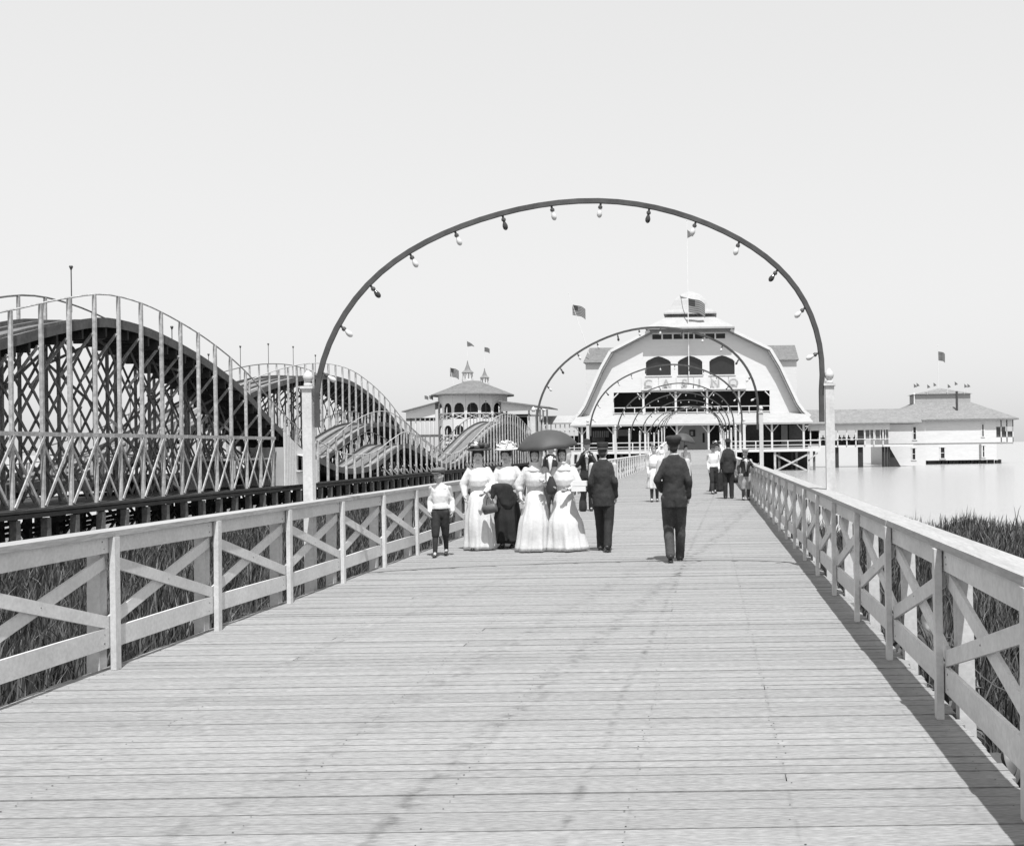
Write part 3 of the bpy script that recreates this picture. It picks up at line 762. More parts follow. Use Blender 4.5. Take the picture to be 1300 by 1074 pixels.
# skirt roof and porch
ez = CAMZ + (VY-537.5)*133/F; ex0, ex1 = (724-VX)*133/F, (1033-VX)*133/F
sk = MB().add([(ex0,133,ez),(ex1,133,ez),(XC+14.3,138.19,5.62),(XC-14.3,138.19,5.62),(ex0,133,ez-.22),(ex1,133,ez-.22),(XC+14.3,138.19,5.4),(XC-14.3,138.19,5.4)],[(0,1,2,3),(4,7,6,5),(0,4,5,1),(1,5,6,2),(2,6,7,3),(3,7,4,0)])
for s_, e in ((-1,ex0),(1,ex1)):
    sk.add([(e,133,ez),(XC+s_*14.3,138.19,5.62),(e,165,ez),(XC+s_*14.3,165,5.62),(e,133,ez-.2),(XC+s_*14.3,138.19,5.4),(e,165,ez-.2),(XC+s_*14.3,165,5.4)],[(0,1,3,2),(4,6,7,5),(0,2,6,4),(1,5,7,3),(0,4,5,1),(2,3,7,6)])
obj('skirt_roof', sk, M['skirt'], cas)
obj('porch_floor', MB().box(((722-VX)*128.7/F,128.7,PD-.1),((1041-VX)*128.7/F,172,PD)), M['plank'], cas)
obj('porch_edge', MB().box(((722-VX)*128.7/F-.03,128.55,PD-.32),((1041-VX)*128.7/F+.03,128.68,PD+.02)), M['bldg'], cas)
for k in range(8):
    X = (739 + k*40.2 - VX)*133.5/F; c = MB().box((X-.12,133.4,PD),(X+.12,133.64,ez-.1))
    for s_ in (-1,1): c.beam((X+s_*.08,133.52,ez-1.1),(X+s_*.8,133.52,ez-.25),.1,.1)
    obj('porch_post', c, M['bldg'], cas)
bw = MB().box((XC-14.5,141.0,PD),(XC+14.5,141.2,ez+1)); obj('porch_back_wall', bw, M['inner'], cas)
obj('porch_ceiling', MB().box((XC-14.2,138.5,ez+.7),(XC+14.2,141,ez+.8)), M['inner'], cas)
p0 = lambda x, D: (x-VX)*D/F
obj('entrance_wall', MB().plate([(p0(858,137),PD),(p0(899,137),PD),(p0(899,137),ez+.6),(p0(858,137),ez+.6)], [[(p0(892,137),PD+.9),(p0(894.8,137),PD+.9),(p0(894.8,137),PD+2.1),(p0(892,137),PD+2.1)]], 136.9, 137.1), M['innerlight'], cas)
obj('poster', MB().box((p0(875.5,136.8),136.84,PD+1.65),(p0(883,136.8),136.89,PD+2.5)), M['greywool'], cas)
obj('notice', MB().box((p0(877,136.8),136.82,PD+1.8),(p0(880,136.8),136.85,PD+2.3)), M['innerlight'], cas)
for x0, x1, mm, z0, z1 in ((785,802,'innerlight',1.9,2.7),(935,945,'innerlight',0,3),(948,966,'roof_grey',0,3),(992,1000,'innerlight',0,3),(1002,1018,'roof_grey',0,3),(752,768,'roof_grey',.8,1.8)):
    if mm: obj('wall_panel', MB().box((p0(x0,140.8),140.8,PD+z0),(p0(x1,140.8),140.95,PD+z1)), M[mm], cas)
for x0 in (957,): obj('picture', MB().box((p0(x0-5,140.7),140.66,PD+1.0),(p0(x0+6,140.7),140.78,PD+2.0)), M['timber_grey'], cas)
for k in range(9):                                            # seats and slats glimpsed in the hall
    x = 753 + k*2.3; obj('slat', MB().box((p0(x,139),139,PD+1.75),(p0(x+1.2,139),139.05,PD+2.55)), M['innerlight'], cas)
def porch_rail(xa, xb):
    r_ = MB().beam((xa,128.95,PD+.95),(xb,128.95,PD+.95),.08,.09); r_.beam((xa,128.95,PD+.45),(xb,128.95,PD+.45),.05,.08)
    r_.beam((xa,128.95,PD+.14),(xb,128.95,PD+.14),.05,.08)
    nn = max(2, round(abs(xb-xa)/2.0))
    for k in range(nn+1):
        X = xa + (xb-xa)*k/nn; r_.box((X-.06,128.88,PD),(X+.06,129.0,PD+.95))
    obj('porch_railing', r_, M['bldg'], cas)
porch_rail((722-VX)*129/F, -4.9); porch_rail(2.0, (1041-VX)*129/F)
for k in range(15):
    X = (722-VX)*129/F + k*2.05
    for yy_ in (129.13, 136.13): bar('deck_pile', (X,yy_,WZ-.5), (X,yy_,PD-.2), .26, .26, M['timber_grey'], cas)
xb = MB(); a, b = P(984,577,128.9), P(1026,598,128.9); xb.beam((a.x,128.86,a.z),(b.x,128.86,b.z),.08,.2)
a, b = P(984,598,128.8), P(1027,576,128.8); xb.beam((a.x,128.76,a.z),(b.x,128.76,b.z),.08,.2)
for x in (983.5,1026): xb.box((p0(x,128.9)-.13,128.7,WZ-.4),(p0(x,128.9)+.13,128.95,PD-.3))
a, b = P(1026,585,128.8), P(1038,575,128.8); xb.beam((a.x,128.75,a.z),(b.x,128.75,b.z),.1,.15)
obj('deck_brace', xb, M['trestle'], cas)
obj('deck_shade_sheet', MB().box(((724-VX)*128.7/F,138,WZ-.3),((1034-VX)*128.7/F,138.2,PD-.15)), M['inner'], cas)  # added dark sheet standing in for the shade under the deck
# cross wing behind
tw = MB().box((-16.3,150,PD),(12.4,162,13.2)); obj('cross_wing_wall', tw, M['bldg'], cas)
tr = MB().add([(-16.6,149.6,13.1),(12.7,149.6,13.1),(12.4,152.5,15.35),(-16.0,152.5,15.35),(-16.0,160,15.35),(12.4,160,15.35),(12.7,162.4,13.1),(-16.6,162.4,13.1)],[(0,1,2,3),(3,2,5,4),(4,5,6,7),(0,3,4,7),(1,6,5,2),(0,7,6,1)])
obj('cross_wing_roof', tr, M['roof_grey'], cas)
# clerestory, hip roof, lantern and bell dome
obj('clerestory', MB().box((XC-5.2,138.8,14.6),(XC+5.2,149,16.3)), M['bldg'], cas)
def frust(mb, c, hx0, hy0, z0, hx1, hy1, z1):
    cx, cy = c; q = lambda hx, hy, z: [(cx-hx,cy-hy,z),(cx+hx,cy-hy,z),(cx+hx,cy+hy,z),(cx-hx,cy+hy,z)]
    mb.add(q(hx0,hy0,z0)+q(hx1,hy1,z1), [(0,3,2,1),(4,5,6,7),(0,1,5,4),(1,2,6,5),(2,3,7,6),(3,0,4,7)]); return mb
cc = (XC, 142.6)
frust(MB(), cc, 5.5, 5.5, 16.2, 5.5, 5.5, 16.2)
obj('hip_roof', frust(frust(MB(), cc, 5.55, 5.8, 16.16, 5.55, 5.8, 16.36), cc, 5.5, 5.75, 16.37, 2.6, 2.6, 18.2), M['skirt'], cas)
lan = obj('lantern', frust(MB(), cc, 2.4, 2.4, 17.0, 2.4, 2.4, 18.5), M['bldg'], cas)
dm = frust(MB(), cc, 3.35, 3.35, 18.3, 3.3, 3.3, 18.5); pz = [(3.2,18.5),(2.7,18.95),(2.35,19.5),(2.0,20.2),(1.4,20.9),(.6,21.35),(.1,21.6)]
for (a, z0), (b, z1) in zip(pz[:-1], pz[1:]): frust(dm, cc, a, a, z0, b, b, z1)
obj('bell_dome', dm, M['skirt'], lan); 

# flags
def flag(pole_obj, top, L, Hh, dirx, mat_, drop=.25, tri=False):
    n = 10; vs = []; fs = []; uvs = []
    for i in range(n+1):
        t = i/n; wv = .10*L*math.sin(t*7)*t
        hh = Hh*(1-t*.9) if tri else Hh
        for j in range(2):
            vs.append((top[0] + dirx*L*t*.92, top[1] + wv, top[2] - drop*L*t*t - .03*L*math.sin(t*6) - hh*(1-j) - (Hh-hh)*.5*(1 if tri else 0)))
            uvs.append((t, j))
    for i in range(n): fs.append((2*i,2*i+2,2*i+3,2*i+1))
    me = bpy.data.meshes.new('flag'); me.from_pydata(vs, [], fs); me.materials.append(mat_)
    uv = me.uv_layers.new(name='UVMap')
    for lp in me.loops: uv.data[lp.index].uv = uvs[lp.vertex_index]
    o = bpy.data.objects.new('flag', me); COL.objects.link(o); o.parent = pole_obj; o.matrix_parent_inverse = BASE[pole_obj.name].inverted()
    so_ = o.modifiers.new('thick', 'SOLIDIFY'); so_.thickness = .015
    return o
def flagpole(base, top, r, flags, label, group=None):
    """flags: (height along pole 0..1, length, height, dir, material, triangular)"""
    base = Vector(base); top = Vector(top)
    t = empty('flagpole', base, label, 'flagpole', group)
    obj('pole', MB().tube([base, base.lerp(top,.5), top], [r, r*.8, r*.5], 6).ell(top, (r*1.3,)*3, 6, 4), M['pole'], t)
    for f_, L, Hh, dx, m_, tri in flags:
        flag(t, base.lerp(top, f_), L, Hh, dx, m_, .35, tri)
    return t
flagpole((lx(876),137.7,10.3), (lx(876),137.7,29.8), .07, [(.94,.85,1.1,1,M['flagcloth'],True),(.50,2.3,1.7,1,M['stripes'],False)], 'tall white pole with a large striped flag before the pavilion cupola')
a, b = P(748,450,150), P(722,373,150)
flagpole(a, b, .05, [(.82,1.9,1.4,1,M['stripes'],False)], 'leaning thin pole with a flag at the corner of the pavilion cross wing')

def shifted(dz, base, top, *rest):
    base = Vector(base); top = Vector(top); base.z += dz; top.z += dz
    return flagpole(base, top, *rest)
# ------------------------------------------------------------------ open gallery and bath house
gal = empty('gallery', (19, 143, WZ), 'long low roofed gallery on dark piles joining the pavilion to the bath house', 'gallery')
gx0, gx1 = 12.9, (1128-VX)*141/F
GZ = CAMZ + (VY-565)*140/F; GE = CAMZ + (VY-537)*140/F
obj('floor', MB().box((gx0,140,GZ-.25),(gx1+3,146,GZ)), M['bldg2'], gal)
gr = MB().add([(gx0-1,139.4,GE),(gx1+4,139.4,GE),(gx1+4,143.2,6.35),(gx0-1,143.2,6.35),(gx1+4,147,GE),(gx0-1,147,GE),(gx0-1,139.4,GE-.15),(gx1+4,139.4,GE-.15),(gx1+4,147,GE-.15),(gx0-1,147,GE-.15)],[(0,1,2,3),(3,2,4,5),(6,9,8,7),(0,6,7,1),(5,4,8,9),(0,3,5,9,6),(1,7,8,4,2)])
obj('roof', gr, M['roof'], gal)
obj('frieze', MB().box((gx0,139.9,GE-.9),(gx1,140.0,GE-.16)), M['bldg2'], gal)
x = gx0 + .3; k = 0
while x < gx1:
    obj('post', MB().box((x-.07,139.85,GZ),(x+.07,139.99,GE-.15)), M['bldg2'], gal); x += 1.15; k += 1
ra = MB().beam((gx0,139.8,GZ+.75),(gx1,139.8,GZ+.75),.06,.08); obj('railing', ra, M['bldg2'], gal)
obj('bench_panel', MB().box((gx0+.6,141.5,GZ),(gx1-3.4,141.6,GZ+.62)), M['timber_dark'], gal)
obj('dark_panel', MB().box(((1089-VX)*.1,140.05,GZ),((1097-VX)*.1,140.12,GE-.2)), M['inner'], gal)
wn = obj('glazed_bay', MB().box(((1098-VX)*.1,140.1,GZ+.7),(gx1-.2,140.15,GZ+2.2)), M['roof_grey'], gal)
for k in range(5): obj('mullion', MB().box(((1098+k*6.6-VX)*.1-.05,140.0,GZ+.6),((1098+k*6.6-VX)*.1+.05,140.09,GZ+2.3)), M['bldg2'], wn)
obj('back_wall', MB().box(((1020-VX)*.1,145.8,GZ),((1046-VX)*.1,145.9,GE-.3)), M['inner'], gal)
for x, wd in ((1024,.35),(1063,.4),(1093,.6),(1122,.25),(1126,.25),(1129.5,.2)): obj('pile', MB().box(((x-VX)*.1-wd/2,140.3,WZ-.5),((x-VX)*.1+wd/2,140.8,GZ-.25)), M['timber_dark'], gal)
obj('stair_side', MB().plate([((1130-VX)*.1,WZ-.2),((1147-VX)*.1,WZ-.2),((1130-VX)*.1,GZ-.3)], [], 140.6, 141.6), M['timber_dark'], gal)

gal.location.z -= .27
bh = empty('bath_house', (33, 158, WZ), 'two-storey pale bath house with hipped roof standing in the water', 'bath house')
b0, b1, b2 = (1128-VX)*150/F, (1175-VX)*150/F, (1287-VX)*153/F
EV = 5.15
def wins(x0, x1, y0, y1, D):
    a, b = Pl(x0,y1,D), Pl(x1,y0,D); return [(a.x,a.z),(b.x,a.z),(b.x,b.z),(a.x,b.z)]
W1 = [(1159,1163.5,542,557.5),(1157.5,1162.3,569,583)]; W2 = [(1193.5,1199.5,568.5,582),(1246.5,1249.5,540,555),(1247,1250,567,581)]
obj('wing_wall', MB().plate([(b0,WZ-.2),(b1,WZ-.2),(b1,EV),(b0,EV)], [wins(*q,150) for q in W1], 150, 150.2), M['bldg2'], bh)
obj('main_wall', MB().plate([(b1+.02,-.45),(b2-2.4,-.45),(b2-2.4,EV),(b1+.02,EV)], [wins(*q,153) for q in W2], 153, 153.2), M['bldg2'], bh)
for q, D in [(q,150) for q in W1] + [(q,153) for q in W2]:
    a, b = Pl(q[0],q[3],D), Pl(q[1],q[2],D); w_ = obj('window', MB().box((a.x-.1,D+.21,a.z-.1),(b.x+.1,D+.26,b.z+.1)), M['glassdark'], bh)
    fr_ = MB(); m_ = (a.z+b.z)/2; fr_.box((a.x,D+.1,m_-.04),(b.x,D+.16,m_+.04))
    for s_ in (a.x, b.x): fr_.box((s_-.07,D-.05,a.z-.05),(s_+.07,D-.01,b.z+.05))
    fr_.box((a.x-.12,D-.08,a.z-.12),(b.x+.12,D-.01,a.z-.04)); fr_.box((a.x-.12,D-.08,b.z+.02),(b.x+.12,D-.01,b.z+.12))
    obj('frame', fr_, M['bldg2'], w_)
obj('side_wall', MB().box((b0,150.21,WZ-.2),(b0+.2,166,EV)), M['bldg2'], bh); obj('rear_wall', MB().box((b0,166,WZ-.2),(b2-.3,166.2,EV)), M['bldg2'], bh)
obj('return_wall', MB().box((b1-.2,150.21,WZ-.2),(b1-.01,153.2,EV)), M['bldg2'], bh); obj('far_wall', MB().box((b2-2.6,153.21,-.45),(b2-2.4,166,EV)), M['bldg2'], bh)
bl = MB().box((b0,149.95,1.86),(b1,149.99,1.94)); bl.box((b1+.05,152.95,1.86),(b2-2.4,152.99,1.94)); obj('belt_course', bl, M['roof'], bh)
obj('blind_panel', MB().box((Pl(1243,0,153).x,152.93,-.3),(Pl(1245.5,0,153).x,152.98,1.7)), M['roof'], bh)
vr = MB().box((b2-2.4,153.2,1.7),(b2+.1,166,1.9))
for x in (b2-.05, b2-.9, b2-1.7): vr.box((x-.07,153.1,1.9),(x+.07,153.24,EV))
vr.box((b2-2.4,153.1,1.95),(b2,153.2,2.65)); vr.box((b2-2.4,153.1,4.1),(b2,153.2,EV)); obj('veranda', vr, M['bldg2'], bh)
obj('veranda_glazing', MB().box((b2-2.38,153.3,2.65),(b2-.05,153.36,3.45)), M['timber_grey'], bh); obj('veranda_back', MB().box((b2-2.38,157,1.9),(b2-.05,157.1,EV)), M['roof'], bh)
ft = MB()
for k in range(22):
    x = b1+.4+k*.5; ft.box((x,153.2+rnd.uniform(0,.3),WZ-.2),(x+rnd.uniform(.25,.5),154,-.40+rnd.uniform(-.15,.05)))
obj('foundation_cribbing', ft, M['timber_dark'], bh)
ro = MB().add([(b0-.5,149.4,EV),(b1+.1,149.4,EV),(b1+.1,152.4,EV+.1),(b2+.6,152.4,EV+.1),(b2+.6,167,EV+.1),(b0-.5,167,EV),
               (30.0,157.5,7.75),(37.8,157.5,7.75),(37.8,162,7.75),(30.0,162,7.75)],[(0,1,6),(1,2,6),(2,3,7,6),(3,4,8,7),(4,5,9,8),(5,0,6,9),(6,7,8,9)])
ro.box((b0-.5,149.4,EV-.15),(b1+.1,167,EV-.01)); ro.box((b1+.11,152.4,EV-.1),(b2+.6,167,EV+.09))
rr = obj('hipped_roof', ro, M['roof'], bh)
ct = MB().box((29.9,157.6,7.5),(37.8,161.9,8.95)); obj('roof_box', ct, M['skirt'], bh)
py = MB().add([(29.6,157.3,8.96),(38.1,157.3,8.96),(38.1,162.2,8.96),(29.6,162.2,8.96),(33.9,159.7,9.9)],[(0,1,4),(1,2,4),(2,3,4),(3,0,4),(0,3,2,1)]); obj('box_roof', py, M['roof'], bh)
pp = Pl(1215.5,528,155); obj('stovepipe', MB().tube([(pp.x,155,5.5),(pp.x,155,9.2)], .17, 8), M['iron'], bh)
shifted(-.42, (33.7,159.7,9.85), (33.7,159.7,16.1), .05, [(.86,1.1,1.3,1,M['flagcloth'],False)], 'white pole with a dark flag on the peak of the bath house roof')
for k, (x, yb, yt) in enumerate(((1161,503,487),(1164.5,503,486),(1178,502,488),(1186,500,486),(1204,500,488),(1213,502,485),(1225,503,488),(1229,503,488))):
    D = 157.3 if k % 2 == 0 else 162.2; a, b = Pl(x,yb,D), Pl(x,yt,D); a.z = 8.9
    shifted(-.42, a, b, .03, [(1.0,.5,.62,1,M['flagcloth'],True)], 'small pennant on a short staff along the bath house roof', 'pennants on the bath house roof')
shifted(-.42, (29.7,157.2,7.4),(29.7,157.2,8.96),.12,[], 'short thick white post at the corner of the bath house roof box')
bh.location.z -= .42

# ------------------------------------------------------------------ round arcaded pavilion behind the coaster
rp = empty('round_pavilion', (-29.9, 141.5, WZ), 'round two-tier arcaded pavilion with lanterns and side wings behind the coaster', 'pavilion')
RC = Vector((-29.9, 141.5)); RR = 4.35; NS = 16
half = RR*math.sin(math.pi/NS); ap_ = RR*math.cos(math.pi/NS)
def arch_loop(z0, zs, zt, hw):
    return [(-hw,z0),(hw,z0),(hw,zs),(hw*.8,zs+(zt-zs)*.6),(hw*.35,zt),(-hw*.35,zt),(-hw*.8,zs+(zt-zs)*.6),(-hw,zs)]
side = MB().plate([(-half,-2.2),(half,-2.2),(half,8.05),(-half,8.05)], [arch_loop(5.75,6.3,6.95,half*.78), arch_loop(3.0,3.6,4.15,half*.78), [(-half*.85,4.98),(half*.85,4.98),(half*.85,5.62),(-half*.85,5.62)], [(-half*.85,2.2),(half*.85,2.2),(half*.85,2.86),(-half*.85,2.86)], [(-half*.85,.3),(half*.85,.3),(half*.85,1.9),(-half*.85,1.9)]], -.06, .06)
for z0, z1 in ((4.98,5.62),(2.2,2.86),(.3,1.9)):
    side.beam((-half*.85,0,z0),(half*.85,0,z1),.05,.09); side.beam((-half*.85,.02,z1),(half*.85,.02,z0),.05,.09)
sidem = side.mesh('arcade_side', M['bldg'])
for k in range(NS):
    a = 2*math.pi*(k+.5)/NS; o = obj('arcade_side', sidem, None, rp); o.location = (RC.x + ap_*math.sin(a), RC.y - ap_*math.cos(a), 0); o.rotation_euler = (0,0,a)
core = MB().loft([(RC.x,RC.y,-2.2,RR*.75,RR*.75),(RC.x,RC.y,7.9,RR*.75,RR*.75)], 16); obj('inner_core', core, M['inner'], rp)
obj('roof', MB().loft([(RC.x,RC.y,7.95,RR+.95,RR+.95),(RC.x,RC.y,8.1,RR+.95,RR+.95),(RC.x,RC.y,9.75,1.2,1.2),(RC.x,RC.y,9.9,.9,.9)], 16), M['roof_grey'], rp)
def lantern(px, yb, D, s_, name='lantern'):
    b = Pl(px, yb, D); l = MB()
    for i in range(8):
        a = math.pi*2*i/8; l.box((b.x+.6*s_*math.cos(a)-.05,b.y+.6*s_*math.sin(a)-.05,b.z),(b.x+.6*s_*math.cos(a)+.05,b.y+.6*s_*math.sin(a)+.05,b.z+.75*s_))
    l.loft([(b.x,b.y,b.z-.4,.75*s_,.75*s_),(b.x,b.y,b.z,.75*s_,.75*s_)], 8)
    lo = obj(name, l, M['bldg'], rp)
    obj('lantern_roof', MB().loft([(b.x,b.y,b.z+.75*s_,.8*s_,.8*s_),(b.x,b.y,b.z+.85*s_,.75*s_,.75*s_),(b.x,b.y,b.z+1.15*s_,.4*s_,.4*s_),(b.x,b.y,b.z+1.9*s_,.12*s_,.12*s_),(b.x,b.y,b.z+2.4*s_,.03,.03)], 8), M['roof'], lo)
    return b
lb = lantern(595, 481, 141.5, 1.0); l2 = lantern(616.5, 486, 144, .8)
shifted(.42, (lb.x,lb.y,lb.z+2.3), Pl(594.5,431,141.5), .04, [(.93,1.0,.75,1,M['flagcloth'],True)], 'thin pole with a pennant on the larger lantern of the round pavilion')
shifted(.42, (l2.x,l2.y,l2.z+1.8), Pl(616.5,433,144), .04, [(.78,.75,.6,1,M['flagcloth'],False)], 'thin pole with a small flag on the smaller lantern of the round pavilion')
shifted(.42, Pl(577,488,139.5), Pl(572.5,466,139.5), .03, [(.97,1.2,1.1,1,M['stripes'],False)], 'short leaning staff with a striped flag on the round pavilion roof')
for x in (540.5,546.5): shifted(.42, Pl(x,510,140), Pl(x-1,501,140), .025, [(.98,.55,.45,1,M['flagcloth'],False)], 'tiny flag on the low wing of the round pavilion', 'tiny wing flags')
def slab(p_, q_, D0, D1, th, m_, name):
    mb = MB(); vs = []
    for D in (D0, D1):
        vs += [(p_.x,D,p_.z),(q_.x,D,q_.z),(q_.x,D,q_.z-th),(p_.x,D,p_.z-th)]
    mb.add(vs, [(0,1,2,3),(4,7,6,5),(0,4,5,1),(1,5,6,2),(2,6,7,3),(3,7,4,0)]); return obj(name, mb, m_, rp)
slab(Pl(512,521,139), Pl(557,509.5,139), 138.4, 147, .12, M['roof'], 'wing_roof'); slab(Pl(634,509,139), Pl(698,518,139), 138.4, 147, .16, M['roof'], 'wing_roof')
def gablet(pts, D): obj('wing_gable', MB().plate([(Pl(x,y,D).x, Pl(x,y,D).z) for x, y in pts], [], D, D+.12), M['bldg'], rp)
gablet([(516,530),(553,529.5),(553,512),(516,521.5)], 139); gablet([(637,523),(678,522),(678,516.5),(637,511)], 139)
for x in (522,528,534,540,546,551):
    a, b = Pl(x,552,139.2), Pl(x,530,139.2); obj('wing_post', MB().box((a.x-.07,139.2,-2.2),(a.x+.07,139.34,b.z)), M['bldg'] if x != 522 else M['timber_grey'], rp)
for x in (672,682,686,690,695):
    a = Pl(x,548,139.2); obj('wing_post', MB().box((a.x-.1,139.2,-2.2),(a.x+.1,139.4,Pl(x,521,139.2).z)), M['trestle'], rp)
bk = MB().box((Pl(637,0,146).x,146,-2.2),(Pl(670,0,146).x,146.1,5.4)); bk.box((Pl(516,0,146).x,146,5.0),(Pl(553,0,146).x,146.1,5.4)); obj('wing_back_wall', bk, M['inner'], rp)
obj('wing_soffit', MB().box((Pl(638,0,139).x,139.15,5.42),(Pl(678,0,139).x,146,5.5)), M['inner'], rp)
slab(Pl(514,551,139), Pl(700,551,139), 138.6, 148, .2, M['timber_grey'], 'wing_floor')

rp.location.z += .42
an = empty('annex', (-19.5, 146, WZ), 'low pale annex with open posts between the pavilion and the round arcade', 'annex')
ax0, ax1 = Pl(686,0,144).x, Pl(737,0,144).x
obj('roof', MB().add([(ax0,143.5,4.6),(ax1,143.5,4.6),(ax1,147,5.6),(ax0,147,5.6),(ax0,143.5,4.4),(ax1,143.5,4.4),(ax1,147,5.4),(ax0,147,5.4)],[(0,1,2,3),(4,7,6,5),(0,4,5,1),(1,5,6,2),(2,6,7,3),(3,7,4,0)]), M['skirt'], an)
for k in range(9): obj('post', MB().box((ax0+.2+k*.6,143.7,WZ-.3),(ax0+.32+k*.6,143.8,4.4)), M['bldg'], an)
obj('floor', MB().box((ax0,143.6,.8),(ax1,148,1.0)), M['plank'], an); obj('railing', MB().beam((ax0,143.65,1.9),(ax1,143.65,1.9),.08,.1).beam((ax0,143.65,3.6),(ax1,143.65,3.6),.06,.08), M['bldg'], an)
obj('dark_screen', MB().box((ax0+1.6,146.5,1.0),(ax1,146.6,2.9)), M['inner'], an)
an.location.z += .27

# ------------------------------------------------------------------ people
BAKE = []                                                    # meshes grown from overlapping limbs, skinned at the end
WR = bpy.data.textures.new('cloth_wrinkle', 'CLOUDS'); WR.noise_scale = .13; WR.noise_depth = 2
def grown(name, mb, m, parent, voxel, extra=None, smooth_it=5):
    o = obj(name, mb, m, parent, world=False)
    md = o.modifiers.new('skin', 'REMESH'); md.mode = 'VOXEL'; md.voxel_size = voxel; md.use_smooth_shade = True
    if name != 'body':
        dm_ = o.modifiers.new('wrinkle', 'DISPLACE'); dm_.texture = WR; dm_.strength = .03 if name == 'coat' else .018; dm_.mid_level = .5; dm_.texture_coords = 'LOCAL'
    ms = o.modifiers.new('smooth', 'SMOOTH'); ms.factor = .5; ms.iterations = smooth_it
    BAKE.append((o, extra, m)); return o
def rot_about(mb, c, yaw=0, pitch=0, roll=0, s=1.0, start=0):
    c = Vector(c); Rm = Matrix.Rotation(yaw,3,'Z') @ Matrix.Rotation(pitch,3,'X') @ Matrix.Rotation(roll,3,'Y')
    mb.v[start:] = [tuple(c + Rm @ ((Vector(v)-c)*s)) for v in mb.v[start:]]; return mb
NECK = (0, .01, 1.50)
def fingers(mb, wrist, d, side, nrm, curl):
    """palm and five fingers; d = direction of the hand, side = towards the thumb, nrm = palm side"""
    d = Vector(d).normalized(); side = Vector(side); side = (side - d*side.dot(d)).normalized(); nrm = d.cross(side) if nrm is None else Vector(nrm)
    nrm = (nrm - d*nrm.dot(d) - side*nrm.dot(side)).normalized(); w0 = Vector(wrist)
    pts = [w0 - d*.01, w0 + d*.04, w0 + d*.085]; n = 8; vs = []; 
    rings = []
    for p, a, b in zip(pts, (.026,.038,.040), (.022,.017,.013)):
        rings.append([p + side*(a*math.cos(2*math.pi*k/n)) + nrm*(b*math.sin(2*math.pi*k/n)) for k in range(n)])
    o = [v for r_ in rings for v in r_]; fs = []
    for i in range(2):
        for k in range(n): fs.append((i*n+k, i*n+(k+1)%n, (i+1)*n+(k+1)%n, (i+1)*n+k))
    fs += [tuple(range(n-1,-1,-1)), tuple(2*n+k for k in range(n))]; mb.add(o, fs)
    for k, (off, L) in enumerate(((.030,.068),(.010,.078),(-.011,.072),(-.031,.056))):
        b = w0 + d*.078 + side*off; p = [b]; a = curl*.5
        for q in (.42,.33,.25):
            dd = d*math.cos(a) + nrm*math.sin(a); p.append(p[-1] + dd*(L*q)); a += curl
        mb.tube(p, [.0095,.009,.008,.0065], 6)
    b = w0 + d*.02 + side*.03; p = [b, b + (d*.55+side*.75+nrm*.25)*.032, b + (d*.55+side*.75+nrm*.25)*.032 + (d*.9+side*.2+nrm*.5)*.03, b + (d*.55+side*.75+nrm*.25)*.032 + (d*.9+side*.1+nrm*.6)*.05]
    mb.tube(p, [.012,.011,.0095,.007], 6)

ARM0 = {-1: ((-.198,.04,1.13), (-.195,-.05,.89)), 1: ((.198,.04,1.13), (.195,-.05,.89))}
LEG0 = {-1: ((-.09,-.02,.50), (-.095,.02,.085)), 1: ((.09,-.02,.50), (.095,.02,.085))}
def body(t, arms, legs, yaw, pitch, hs, voxel, skin, handcurl=.5, roll=0, female=False):
    b = MB(); h0 = 0
    b.ell((0,-.004,1.640), (.074,.094,.112), 16, 12); b.ell((0,-.034,1.580), (.054,.058,.058), 14, 10)
    b.ell((0,-.055,1.552), (.026,.03,.026), 10, 8)
    b.cap((0,-.092,1.652), (0,-.106,1.622), .010, .0155, 8)
    for s in (-1,1):
        b.ell((s*.075,.008,1.63), (.012,.022,.033), 8, 8); b.ell((s*.036,-.066,1.612), (.026,.026,.026), 8, 6); b.ell((s*.034,-.074,1.672), (.028,.022,.012), 8, 6)
    b.ell((0,-.086,1.583), (.024,.014,.014), 8, 6)
    rot_about(b, NECK, yaw, pitch, roll, hs)
    b.cap((0,.012,1.42), (0,.0,1.56), .056, .05)
    sh = .165 if female else .185
    b.loft([(0,0,.86,.14,.10),(0,0,.98,.155,.105),(0,0,1.10,.135,.095),(0,0,1.28,.16,.11),(0,0,1.40,.16,.095),(0,.01,1.47,.07,.06)], 16)
    fg = MB()
    for s in (-1,1):
        e, w_ = arms[s]; b.chain([(s*sh,.0,1.41), e, w_], [.054,.042,.029], 10)
        k, a = legs[s]; b.chain([(s*.085,.0,.92), k, a], [.085,.058,.04], 10); b.cap(a, (a[0],a[1]-.13,.035), .035, .03, 8)
        d = Vector(w_) - Vector(e); fingers(fg, w_, d, (0,-1,.15), (-s,0,0), handcurl)
    o = grown('body', b, skin, t, voxel, fg, 2)
    f = MB()
    if voxel < .016:
        for s in (-1,1): f.ell((s*.031,-.088,1.645), (.010,.006,.0055), 8, 6)
        rot_about(f, NECK, yaw, pitch, roll, hs); obj('eyes', f, M['eye'], o, True, world=False)
        f = MB()
        for s in (-1,1): f.cap((s*.016,-.093,1.664), (s*.046,-.084,1.668), .003, .002, 6)
        rot_about(f, NECK, yaw, pitch, roll, hs); obj('eyebrows', f, M['hair'], o, True, world=False)
        f = MB().cap((-.018,-.0955,1.583), (.018,-.0955,1.583), .0055, .0055, 6); rot_about(f, NECK, yaw, pitch, roll, hs); obj('mouth', f, M['lip'], o, True, world=False)
    return o
def head_item(t, name, mb, m, yaw, pitch, hs, smooth=True, roll=0):
    rot_about(mb, NECK, yaw, pitch, roll, hs); return obj(name, mb, m, t, smooth, world=False)
